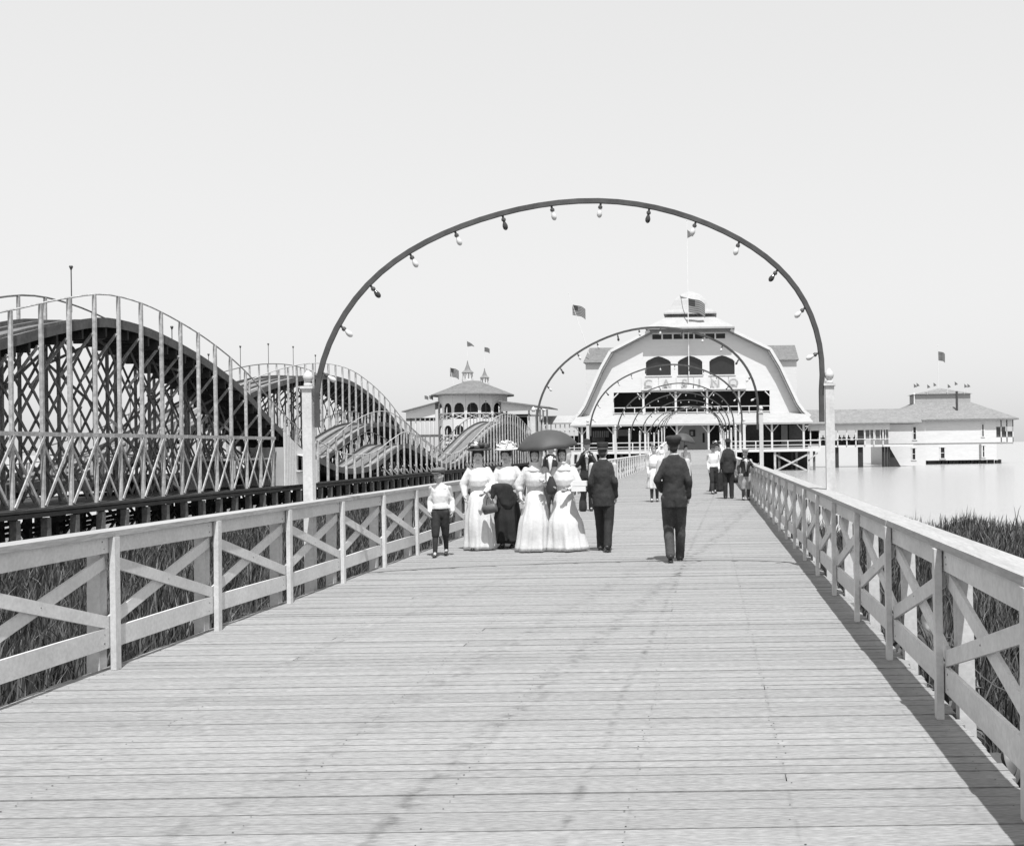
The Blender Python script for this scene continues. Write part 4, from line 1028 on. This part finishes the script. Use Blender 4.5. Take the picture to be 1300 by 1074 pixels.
def hair(t, kind, yaw, pitch, hs, roll=0):
    mb = MB()
    if kind == 'short': mb.ell((0,.022,1.672), (.080,.090,.088), 14, 10); mb.ell((0,.055,1.60), (.062,.045,.06), 12, 8)
    elif kind == 'up':
        mb.ell((0,.012,1.695), (.092,.096,.082), 14, 10); mb.ell((0,-.045,1.728), (.075,.05,.042), 12, 8); mb.ell((0,.095,1.68), (.05,.05,.05), 10, 8)
        for s in (-1,1): mb.ell((s*.07,-.02,1.675), (.024,.045,.05), 10, 8)
    elif kind == 'long': mb.ell((0,.022,1.675), (.088,.095,.09), 14, 10); mb.cap((0,.075,1.66), (.01,.09,1.45), .055, .03)
    return head_item(t, 'hair', mb, M['hair'], yaw, pitch, hs, roll=roll)
def hat(t, kind, yaw, pitch, hs, roll=0):
    mb = MB(); Z = 1.705
    if kind == 'flatcap':
        mb.loft([(0,.01,Z-.01,.088,.102),(0,.005,Z+.02,.105,.122),(0,-.005,Z+.045,.112,.13),(0,-.005,Z+.065,.095,.112),(0,.0,Z+.078,.045,.055)], 20)
        mb.loft([(0,-.07,Z-.012,.075,.085),(0,-.075,Z+.002,.07,.08)], 18)
        return head_item(t, 'cap', mb, M['tweed'], yaw, pitch, hs, roll=roll)
    if kind == 'lightcap':
        mb.loft([(0,.01,Z-.01,.088,.102),(0,.005,Z+.02,.105,.122),(0,-.005,Z+.045,.112,.13),(0,-.005,Z+.065,.095,.112),(0,.0,Z+.078,.045,.055)], 16)
        mb.loft([(0,-.07,Z-.012,.075,.085),(0,-.075,Z+.002,.07,.08)], 14)
        return head_item(t, 'cap', mb, M['ltrouser'], yaw, pitch, hs, roll=roll)
    if kind == 'peaked':                                       # round uniform cap, wide crown
        mb.loft([(0,.014,Z-.05,.090,.106),(0,.014,Z-.015,.098,.113),(0,.012,Z+.01,.112,.125),(0,.010,Z+.035,.117,.129),(0,.008,Z+.055,.110,.12),(0,.006,Z+.07,.088,.096),(0,0,Z+.078,.045,.05)], 24)
        h = head_item(t, 'cap', mb, M['navy'], yaw, pitch, hs, roll=roll)
        v = MB().loft([(0,-.075,Z-.045,.072,.075),(0,-.07,Z-.032,.072,.07)], 18); head_item(h, 'visor', v, M['leather'], yaw, pitch, hs, roll=roll); return h
    if kind == 'kepi':                                         # straight sided uniform cap with a band
        mb.loft([(0,.012,Z-.035,.088,.103),(0,.012,Z+.02,.090,.105),(0,.012,Z+.07,.094,.108),(0,.012,Z+.085,.088,.1),(0,.012,Z+.087,.03,.03)], 24)
        h = head_item(t, 'cap', mb, M['navy'], yaw, pitch, hs, roll=roll)
        v = MB().loft([(0,.012,Z-.03,.0905,.1055),(0,.012,Z-.005,.0915,.1065)], 24, cap=False); head_item(h, 'cap_band', v, M['tanleather'], yaw, pitch, hs, roll=roll)
        v = MB().loft([(0,-.075,Z-.045,.072,.07),(0,-.07,Z-.034,.072,.066)], 18); head_item(h, 'visor', v, M['leather'], yaw, pitch, hs, roll=roll); return h
    if kind == 'derby':
        mb.loft([(0,0,Z-.012,.125,.15),(0,0,Z-.004,.135,.16),(0,.01,Z-.002,.092,.107),(0,.01,Z+.05,.09,.105),(0,.01,Z+.09,.07,.085),(0,.01,Z+.105,.03,.04)], 22)
        return head_item(t, 'hat', mb, M['blackwool'], yaw, pitch, hs, roll=roll)
    if kind == 'boater':
        mb.loft([(0,0,Z-.01,.15,.165),(0,0,Z,.15,.165),(0,.0,Z+.001,.09,.105),(0,.0,Z+.075,.088,.102),(0,0,Z+.077,.03,.03)], 22)
        return head_item(t, 'hat', mb, M['blackwool'], yaw, pitch, hs, roll=roll)
    if kind in ('black', 'white'):                             # broad hats with flowers
        m1, m2 = (M['black'], M['cotton']) if kind == 'black' else (M['cotton'], M['linen'])
        def wob(tt, a): return 1 + .05*math.sin(3*a+1) + .03*math.sin(5*a)
        mb.loft([(0,.02,Z+.045,.135,.14),(0,.02,Z+.03,.185,.185),(0,.02,Z+.045,.195,.195),(0,.02,Z+.06,.15,.15),(0,.02,Z+.07,.10,.11),(0,.02,Z+.12,.09,.10),(0,.02,Z+.13,.03,.03)], 26, fn=wob)
        h = head_item(t, 'hat', mb, m1, yaw, pitch, hs, roll=roll)
        fl = MB(); q = random.Random(5 if kind == 'black' else 6)
        for i in range(46 if kind == 'white' else 16):
            if kind == 'white': a = q.uniform(0, 6.28); r_ = q.uniform(.02,.16); c_ = (r_*math.cos(a), .02+r_*math.sin(a), Z+.06+.085*(1-(r_/.17)**2)+q.uniform(-.01,.03))
            else: c_ = (-.03+q.gauss(0,.04), -.09+q.gauss(0,.025), Z+.10+q.gauss(0,.022))
            fl.ell(c_, (q.uniform(.022,.04),q.uniform(.02,.032),.009), 7, 5, Matrix.Rotation(q.uniform(-1,1),3,'X') @ Matrix.Rotation(q.uniform(-1,1),3,'Y'))
        head_item(h, 'flowers', fl, m2, yaw, pitch, hs, roll=roll)
        if kind == 'black':
            rb = MB()
            for i in range(11): a = i*.58; rb.ell((.11*math.cos(a),.03+.11*math.sin(a),Z+.095+.02*math.sin(3*i)), (.06,.055,.05), 8, 6)
            head_item(h, 'ribbon', rb, m1, yaw, pitch, hs, roll=roll)
        return h
def shoes(t, legs, m, toe=1):
    for s in (-1,1):
        a = legs[s][1]; mb = MB(); mb.cap((a[0],a[1]+.03,.045+max(0,a[2]-.085)), (a[0]*1.05,a[1]-.16,.028+max(0,a[2]-.085)*.4), .042, .034, 10); mb.cap((a[0],a[1],a[2]+.03), (a[0],a[1]+.01,.05+max(0,a[2]-.085)), .040, .042, 10)
        mb.box((a[0]-.035,a[1]-.16,.0+max(0,a[2]-.085)*.5),(a[0]+.035,a[1]+.06,.014+max(0,a[2]-.085)*.5))
        obj('shoe', mb, m, t, True, world=False)
def trousers(t, legs, m, voxel, knick=False):
    mb = MB(); mb.loft([(0,.005,.80,.15,.11),(0,.005,.88,.168,.122),(0,.005,.98,.162,.115),(0,0,1.06,.148,.105)], 18)
    for s in (-1,1):
        k, a = legs[s]; k = Vector(k); a = Vector(a)
        if knick:
            e = k.lerp(a, .16); mb.chain([(s*.085,.0,.90), k.lerp(Vector((s*.085,0,.9)),.3), e], [.108,.092,.078], 12)
        else:
            e = a + Vector((0,.0,-.02)); mb.chain([(s*.085,.0,.90), k, k.lerp(a,.5), e], [.108,.082,.072,.066], 12)
    return grown('trousers', mb, m, t, voxel)
def stockings(t, legs, m):
    for s in (-1,1):
        k, a = Vector(legs[s][0]), Vector(legs[s][1]); obj('stocking', MB().chain([k, k.lerp(a,.35), a], [.064,.06,.044], 10), m, t, True, world=False)
def coat(t, arms, m, voxel, length=.80, vent=False, sleeve=.047, name='coat'):
    mb = MB(); L = length
    def vf(tt, a): return 1 - (.16 if (vent and tt < .18 and abs(a-math.pi/2) < .12) else 0)
    mb.loft([(0,.01,L,.178,.138),(0,.01,L+.08,.176,.138),(0,.01,.97,.168,.132),(0,.005,1.10,.153,.120),(0,.005,1.25,.170,.130),(0,.008,1.36,.166,.118),(0,.012,1.43,.125,.092),(0,.015,1.485,.085,.075),(0,.012,1.51,.068,.068)], 40, fn=vf)
    for s in (-1,1):
        e, w_ = arms[s]; d = (Vector(w_)-Vector(e)); we = Vector(e) + d*.93
        mb.chain([(s*.05,.012,1.43), (s*.142,.006,1.388), e, we], [.058,.064,.054,sleeve], 12)
    return grown(name, mb, m, t, voxel)
def shirtfront(t, m, w_=.05, z0=1.02, z1=1.47):
    vs = []; fs = []; n = 8
    for i in range(n+1):
        z = z0 + (z1-z0)*i/n; ww = w_*(.25 + .95*i/n); y = -(.135 + .012*math.sin(math.pi*min(1,i/n)) - .07*max(0,(i/n-.75)/.25))
        vs += [(-ww,y+.02,z),(0,y-.004,z),(ww,y+.02,z)]
    for i in range(n): fs += [(3*i,3*i+1,3*i+4,3*i+3),(3*i+1,3*i+2,3*i+5,3*i+4)]
    o = obj('shirt_front', MB().add(vs, fs), m, t, True, world=False); sm_ = o.modifiers.new('t','SOLIDIFY'); sm_.thickness = .012; return o
def collar(t, m): return obj('collar', MB().loft([(0,.012,1.475,.070,.070),(0,.012,1.53,.060,.062)], 18, cap=False).loft([(0,.012,1.53,.058,.06),(0,.012,1.475,.068,.068)], 18, cap=False), m, t, True, world=False)
def person(label, X, Y, H, face, cat='person', group=None):
    return empty('person', (X, Y, deckz(Y)), label, cat, group, rotz=face, scale=H/1.75)
def W(t, p): return BASE[t.name] @ Vector(p)

def man(label, X, Y, H, face, arms=None, legs=None, coatm='navy', trm='navy', hatk='derby', yaw=0, pitch=0, vox=.012, shirt=False, length=.80, vent=False, hs=1.0, knick=False, legm='black', top='coat', curl=.6, roll=0, sleeve=.047):
    arms = {**ARM0, **(arms or {})}; legs = {**LEG0, **(legs or {})}
    t = person(label, X, Y, H, face)
    body(t, arms, legs, yaw, pitch, hs, vox, M['skindark'], curl, roll)
    hair(t, 'short', yaw, pitch, hs, roll)
    if hatk: hat(t, hatk, yaw, pitch, hs, roll)
    trousers(t, legs, M[trm], vox, knick)
    if knick: stockings(t, legs, M[legm])
    shoes(t, legs, M['leather'])
    coat(t, arms, M[coatm], vox, length, vent, sleeve, 'coat' if top == 'coat' else top)
    if shirt: shirtfront(t, M['cotton'])
    collar(t, M['cotton'])
    return t
def woman(label, X, Y, H, face, arms=None, bod='cotton', skirt='cotton', hatk=None, yaw=0, pitch=0, vox=.012, veil=False, short=False, seed=1, hem=.02, hs=1.0, curl=.6, hairk='up', sleeve_full=True, legm='black', sway=0.0, roll=0, flare=.15):
    arms = {**ARM0, **(arms or {})}; legs = {-1: ((-.08,-.06,.50),(-.085,-.07,.085)), 1: ((.08,.0,.50),(.085,.03,.085))}
    t = person(label, X, Y, H, face); q = random.Random(seed)
    body(t, arms, legs, yaw, pitch, hs, vox, M['skin'], curl, roll, True)
    hair(t, hairk, yaw, pitch, hs, roll)
    if hatk: hat(t, hatk, yaw, pitch, hs, roll)
    mb = MB(); mb.loft([(0,0,1.0,.125,.105),(0,-.004,1.06,.142,.122),(0,-.016,1.13,.160,.140),(0,-.022,1.23,.172,.148),(0,-.012,1.34,.168,.125),(0,.005,1.42,.14,.098),(0,.01,1.47,.075,.07),(0,.008,1.545,.054,.056)], 24)
    for s in (-1,1):
        e, w_ = Vector(arms[s][0]), Vector(arms[s][1]); s0 = Vector((s*.155,.005,1.395))
        if sleeve_full: mb.chain([s0, s0.lerp(e,.5), e, e.lerp(w_,.35), e.lerp(w_,.93)], [.068,.078,.078,.062,.042], 12)
        else: mb.chain([s0, s0.lerp(e,.5), e, e.lerp(w_,.28)], [.068,.080,.088,.07], 12)
    grown('blouse', mb, M[bod], t, vox, None, 2)
    p1, p2, p3 = q.uniform(0,6), q.uniform(0,6), q.uniform(0,6)
    def folds(tt, a): 
        k = (1-tt)**.7; return 1 + k*(.075*math.sin(6*a+p1) + .055*math.sin(11*a+p2+2*tt) + .03*math.sin(19*a+p3-3*tt)) + .13*math.exp(-((a-4.45-.25*math.sin(p1))/.42)**2)*math.sin(math.pi*min(1,(1-tt)*1.15))
    hm = hem; secs = []; rh = .135 + flare
    kz = [(1.045,.125),(.98,.155),(.90,.185),(.78,.205),(.5,.135+flare*.62+.02),(.2,.135+flare*.86),(.02,rh)]
    for i in range(17):
        f = i/16; z = hm + (1.045-hm)*f; r_ = float(np.interp(-z, [-q_[0] for q_ in kz], [q_[1] for q_ in kz]))
        secs.append((sway*(1-f)**1.5, .05*(1-f), z, r_*.98, r_))
    obj('skirt', MB().loft(secs, 72, fn=folds), M[skirt], t, True, world=False)
    obj('belt', MB().loft([(0,0,1.035,.134,.114),(0,0,1.045,.142,.122),(0,0,1.07,.142,.122),(0,0,1.08,.132,.114)], 24), M[skirt if skirt != 'navy' else 'blackwool'], t, True, world=False)
    if hem > .1: stockings(t, legs, M[legm])
    shoes(t, legs, M['leather'])
    if veil:
        v = MB(); n, m_ = 28, 18; idx = {}; vs = []; fs = []
        for i in range(m_+1):
            z = 1.40 + (1.815-1.40)*i/m_; u = (z-1.655)/.165
            r_ = .122*math.sqrt(max(.02,1-u*u)) if z > 1.60 else .112
            if z < 1.56: r_ = .085 + max(0, z-1.48)*.25
            for k in range(n):
                a = 2*math.pi*k/n; rr_ = r_*(1+.05*math.sin(5*a+z*30)); vs.append((rr_*math.cos(a), .012+rr_*1.05*math.sin(a), z))
        for i in range(m_):
            z = 1.40 + .415*(i+.5)/m_
            for k in range(n):
                a = 2*math.pi*(k+.5)/n; front = abs(((a - 1.5*math.pi + math.pi) % (2*math.pi)) - math.pi)
                if front < .60 and 1.54 < z < 1.735: continue
                fs.append((i*n+k, i*n+(k+1)%n, (i+1)*n+(k+1)%n, (i+1)*n+k))
        v.add(vs, fs); vo = head_item(t, 'head_veil', v, M['veil'], yaw, pitch, hs, roll=roll); so_ = vo.modifiers.new('t','SOLIDIFY'); so_.thickness = .006
        obj('veil_drape', MB().loft([(0,-.012,1.365,.150,.112),(0,-.004,1.41,.150,.112),(0,.004,1.46,.105,.092),(0,.006,1.53,.092,.092),(0,.006,1.55,.07,.07)], 30, fn=lambda tt, a: 1+.035*math.sin(6*a+3*tt)), M['veil'], t, True, world=False)
    return t

def walk_legs(fwd, k=.24, lift=.0):
    """fwd = side of the leading foot"""
    b = -fwd
    return {fwd: ((fwd*.09,-.14,.51), (fwd*.095,-k,.085)), b: ((b*.09,.02,.50), (b*.09,k*.8,.13+lift))}
R_UP = lambda s: ((s*.26,-.05,1.16), (s*.12,-.26,1.22))
# 1 boy in white shirt
boy = man('boy in grey flat cap, white shirt and dark knee breeches walking by the railing', *G(560,706), 1.27, .12, legs=walk_legs(-1,.2), coatm='cotton', trm='blackwool', hatk='flatcap', yaw=-.55, pitch=.12, length=.98, hs=1.2, knick=True, legm='navy', top='shirt', arms={1: ((.235,.05,1.14),(.245,-.03,.92)), -1: ((-.22,.05,1.14),(-.21,-.05,.92))}, sleeve=.05)
# 2-5 four women
wa = woman('woman in white dress and large black flowered hat walking arm in arm', *G(609,698), 1.575, .05, arms={-1: ((-.27,.03,1.15),(-.24,-.06,.95)), 1: ((.25,-.02,1.15),(.14,-.24,1.02))}, hatk='black', seed=2, yaw=.05, pitch=.08, hs=1.1)
wb = woman('woman in white blouse, dark skirt and white flowered hat', *G(645,695), 1.575, -.05, arms={-1: ((-.24,-.02,1.15),(-.13,-.24,1.03)), 1: ((.26,.04,1.15),(.25,-.05,.94))}, skirt='blackwool', hatk='white', seed=3, yaw=-.12, pitch=.08, hem=.09, hs=1.1)
wc = woman('veiled woman in sheer pale blouse with belt, holding the dark umbrella', *G(681,700), 1.575, .05, arms={-1: ((-.29,.02,1.14),(-.24,-.08,.92)), 1: ((.24,-.06,1.16),(.17,-.20,1.22))}, bod='sheer', skirt='linen', seed=4, veil=True, sleeve_full=False, sway=-.06, curl=1.2, pitch=.03, hs=1.08, flare=.18)
wd = woman('veiled woman in long pale dress carrying white parcels', *G(717,699), 1.575, -.02, arms={-1: ((-.25,.0,1.15),(-.17,-.20,1.10)), 1: ((.25,-.02,1.14),(.10,-.24,1.06))}, bod='linen', skirt='linen', seed=5, veil=True, sleeve_full=False, sway=.05, yaw=-.15, pitch=.03, hs=1.08, flare=.24)
# 6, 7 two men seen from behind
m6 = man('man from behind in dark suit and banded uniform cap beside the veiled women', *G(767,700), 1.64, math.pi-.1, legs=walk_legs(1,.2), hatk='kepi', coatm='navy', trm='blackwool', length=.74, pitch=-.02)
m7 = man('man from behind in dark suit and round peaked cap walking alone', *G(857,713), 1.72, math.pi+.05, legs={1: ((.085,-.06,.50),(.065,.16,.13)), -1: ((-.085,-.10,.50),(-.075,-.14,.085))}, arms={1: ((.238,.06,1.15),(.17,-.15,1.0)), -1: ((-.205,.07,1.14),(-.20,.0,.90))}, hatk='peaked', coatm='navy', trm='greywool2' if 'greywool2' in M else 'greywool', length=.76, vent=True)
# 8.. farther people
man('man in dark jacket and derby hat raising his hands to his mouth', -3.02, 27.8, 1.76, .1, arms={-1: ((-.24,-.06,1.14),(-.06,-.2,1.42)), 1: ((.24,-.06,1.14),(.05,-.2,1.40))}, hatk='derby', coatm='blackwool', trm='blackwool', vox=.018, shirt=True, pitch=.05)
man('man in open dark jacket and white shirt half hidden behind the veiled women', -3.42, 24.2, 1.70, .0, hatk='derby', coatm='blackwool', trm='greywool', vox=.018, shirt=True)
woman('bareheaded girl in white calf-length dress and black stockings', *G(831,637), 1.60, .05, skirt='cotton', bod='cotton', hem=.42, short=True, vox=.018, seed=8, hairk='long', hs=1.05)
woman('woman in white blouse and dark skirt under a distant umbrella', -.86, 45.5, 1.62, .4, arms={-1: ((-.24,-.06,1.15),(-.10,-.22,1.24))}, skirt='greywool', bod='cotton', vox=.02, seed=9, curl=1.2)
man('distant man in white shirt and dark trousers by the far railing', -3.95, 80.0, 1.78, .2, coatm='cotton', trm='blackwool', hatk='lightcap', vox=.02, length=.97, top='shirt')
woman('distant woman in white dress near the far railing', -3.3, 80.5, 1.62, .1, vox=.02, seed=10, hatk='white')
man('youth in white shirt, dark vest and knee breeches facing the crowd', *G(906,627), 1.60, .25, coatm='cotton', trm='blackwool', hatk='boater', vox=.018, length=.97, knick=True, legm='black', top='shirt', legs=walk_legs(-1,.18))
m13 = man('man from behind in dark suit near the railing carrying a small pail', *G(925,633), 1.76, math.pi+.1, hatk='derby', coatm='navy', trm='blackwool', vox=.018, length=.76)
woman('woman in wide dark hat half hidden behind the man with the pail', .35, 38.5, 1.66, .1, hatk='black', bod='linen', skirt='blackwool', vox=.02, seed=12)
man('boy in dark jacket, light breeches and pale cap with hand on the railing', *G(947,635), 1.44, .15, arms={1: ((.28,-.02,1.18),(.36,-.06,1.22)), -1: ((-.26,.03,1.16),(-.24,-.05,.94))}, coatm='navy', trm='ltrouser', hatk='lightcap', vox=.018, length=.84, knick=True, legm='black', hs=1.15, shirt=True)
# sitters in the gallery
for x, lab in ((1040.5,'seated onlooker in pale shirt at the pavilion end of the gallery'), (1045,'seated onlooker in dark clothes at the pavilion end of the gallery'), (1066,'seated onlooker beside the third gallery pile'), (1071.5,'seated onlooker in the middle of the gallery bench'), (1077.5,'seated onlooker in the gallery beside the one in the middle'), (1085.5,'seated onlooker in the gallery next to the dark panel')):
    X = (x-VX)*140.9/F
    t = empty('person', (X,140.9,GZ-.27), lab, 'person', 'people seated in the gallery', scale=.98)
    b = MB(); b.ell((0,0,1.22),(.085,.1,.12),10,8); b.cap((0,0,1.05),(0,0,1.15),.055,.05,8); b.loft([(0,0,.45,.17,.12),(0,0,.7,.16,.11),(0,0,.98,.19,.11),(0,0,1.08,.09,.07)],12)
    for s in (-1,1): b.chain([(s*.18,0,1.0),(s*.23,-.02,.75),(s*.12,-.2,.62)],[.05,.042,.03],8); b.chain([(s*.09,0,.5),(s*.1,-.42,.5),(s*.1,-.42,.06)],[.08,.06,.04],8)
    grown('body', b, M['blackwool' if x != 1040.5 else 'cotton'], t, .03, None, 1)

# ------------------------------------------------------------------ things carried
def umbrella(label, c, R_, h, hand, tilt, m):
    c = Vector(c); t = empty('umbrella', hand, label, 'umbrella')
    mb = MB(); n = 8; rings = 7; vs = [c]; fs = []; Rm = Matrix.Rotation(tilt[0],3,'X') @ Matrix.Rotation(tilt[1],3,'Y'); K = 4
    for i in range(1, rings+1):
        f = i/rings; a = f*1.15
        for k in range(n*K):
            th = 2*math.pi*k/(n*K); fr = (k % K)/K; sag = math.sin(math.pi*fr)*.10*f
            r_ = R_*math.sin(a)/math.sin(1.15)*(1-sag*.55); z = -h*(1-math.cos(a))/(1-math.cos(1.15)) + sag*R_*.25
            vs.append(c + Rm @ Vector((r_*math.cos(th), r_*math.sin(th), z)))
    N_ = n*K
    for k in range(N_): fs.append((0, 1+k, 1+(k+1)%N_))
    for i in range(rings-1):
        for k in range(N_): fs.append((1+i*N_+k, 1+(i+1)*N_+k, 1+(i+1)*N_+(k+1)%N_, 1+i*N_+(k+1)%N_))
    o = obj('canopy', mb.add(vs, fs), m, t, True); sm_ = o.modifiers.new('t','SOLIDIFY'); sm_.thickness = .004
    ax = Rm @ Vector((0,0,1)); hand = Vector(hand)
    obj('shaft', MB().tube([hand - (c-hand).normalized()*.12, c + ax*.02, c + ax*.07], [.010,.008,.005], 6), M['leather'], t)
    for k in range(n):
        th = 2*math.pi*k/n; p = []
        for i in range(rings+1):
            a = i/rings*1.15; p.append(c + Rm @ Vector((R_*math.sin(a)/math.sin(1.15)*math.cos(th), R_*math.sin(a)/math.sin(1.15)*math.sin(th), -h*(1-math.cos(a))/(1-math.cos(1.15)) - .008)))
        obj('rib', MB().tube(p, .004, 4), M['iron'], t)
hp = W(wc, (.17,-.22,1.25)); uc = P(693,546,hp.y+.42)
umbrella('dark open umbrella held over the two veiled women', uc, .49, .28, hp + Vector((.03,0,0)), (.10,-.07), M['umb'])
umbrella('distant grey open umbrella behind the man in the round cap', (-.88, 45.4, 2.12), .50, .32, (-.95,45.3,1.2), (.05,.25), M['umb'])
def pouch(label, c, w_, h, m, strap=None):
    t = empty('handbag', Vector(c)-Vector((0,0,h/2)), label, 'handbag')
    b = MB(); x, y, z = c; b.loft([(x,y,z-h/2,w_*.35,w_*.22),(x,y,z-h*.35,w_*.52,w_*.32),(x,y,z,w_*.48,w_*.3),(x,y,z+h*.3,w_*.3,w_*.18),(x,y,z+h*.45,w_*.18,w_*.1),(x,y,z+h*.5,w_*.22,w_*.1)], 16); obj('bag', b, m, t, True)
    if strap: obj('strap', MB().tube([(x-w_*.15,y,z+h*.45), ((x+strap[0])/2-.02,y,(z+strap[2])/2), strap, ((x+strap[0])/2+.02,y,(z+strap[2])/2), (x+w_*.15,y,z+h*.45)], .006, 5), m, t)
h1 = W(wd, (-.17,-.24,1.08)); c1 = P(700,616,h1.y-.03); pouch('black pouch handbag hanging between the two veiled women', tuple(c1), .17, .28, M['leather'], tuple(h1))
h2 = W(wd, (.10,-.27,1.03)); c2 = P(740,637,h2.y); pouch('long black handbag hanging below the white parcels', tuple(c2), .12, .30, M['leather'], (c2.x,c2.y,c2.z+.28))
c3 = P(735,617,h2.y-.02)
for k, (dx, dz) in enumerate(((0,-.08),(.015,.002))):
    o = obj('parcel', MB().box((c3.x-.11+dx,c3.y-.07,c3.z+dz),(c3.x+.11+dx,c3.y+.07,c3.z+.077+dz)), M['paper'])
    tag(o, ('lower','upper')[k]+' white parcel in the arms of the veiled woman', 'parcel')
c4 = P(637,618,W(wa,(0,-.27,1)).y)
jk = MB()
def jfold(tt, a): return 1 + .16*math.sin(3*a+4*tt) + .10*math.sin(5*a+1)
jk.loft([(c4.x+.09,c4.y+.02,c4.z-.36,.05,.035),(c4.x+.07,c4.y,c4.z-.28,.10,.05),(c4.x+.04,c4.y,c4.z-.14,.13,.06),(c4.x+.01,c4.y,c4.z,.14,.07),(c4.x,c4.y,c4.z+.04,.12,.06),(c4.x,c4.y,c4.z+.06,.06,.03)], 28, fn=jfold)
jk.chain([(c4.x-.12,c4.y-.02,c4.z+.0),(c4.x-.14,c4.y-.03,c4.z-.16)],[.045,.035])
o = grown('jacket', jk, M['blackwool'], None, .012); tag(o, 'folded black jacket carried over an arm between the two hatted women', 'jacket')
c5 = P(622,646,W(wa,(0,-.27,1)).y-.08)
dt = empty('drum_bag', (c5.x,c5.y,c5.z-.08), 'grey cylindrical bag hanging from the hand of the woman in the black hat', 'bag')
bb = MB().tube([(c5.x-.105,c5.y+.02,c5.z-.025),(c5.x-.095,c5.y+.02,c5.z-.023),(c5.x+.095,c5.y-.02,c5.z+.023),(c5.x+.105,c5.y-.02,c5.z+.025)],[.058,.072,.072,.058],16); obj('bag', bb, M['tanleather'], dt, True)
obj('handle', MB().tube([(c5.x-.06,c5.y,c5.z+.05),(c5.x-.04,c5.y,c5.z+.17),(c5.x+.03,c5.y,c5.z+.19),(c5.x+.06,c5.y,c5.z+.08)], .007, 6), M['leather'], dt)
pc = W(m13, (-.225,-.10,.80)); pa = empty('pail', (pc.x,pc.y,pc.z-.32), 'small dark pail in the hand of the man seen from behind', 'pail')
obj('bucket', MB().loft([(pc.x,pc.y,pc.z-.34,.08,.08),(pc.x,pc.y,pc.z-.12,.105,.105)], 14), M['leather'], pa, True)
obj('handle', MB().tube([(pc.x-.1,pc.y,pc.z-.12),(pc.x-.06,pc.y,pc.z-.02),(pc.x,pc.y,pc.z+.01),(pc.x+.06,pc.y,pc.z-.02),(pc.x+.1,pc.y,pc.z-.12)], .006, 5), M['iron'], pa)

# ------------------------------------------------------------------ bake the grown meshes
dg = bpy.context.evaluated_depsgraph_get()
for o, extra, m in BAKE:
    me = bpy.data.meshes.new_from_object(o.evaluated_get(dg), depsgraph=dg)
    if extra and extra.v:
        bm = bmesh.new(); bm.from_mesh(me); em = extra.mesh('fingers', m, True); bm.from_mesh(em); bm.to_mesh(me); bm.free(); bpy.data.meshes.remove(em)
    me.materials.clear(); me.materials.append(m); me.polygons.foreach_set('use_smooth', [True]*len(me.polygons)); me.name = o.name
    o.modifiers.clear(); o.data = me
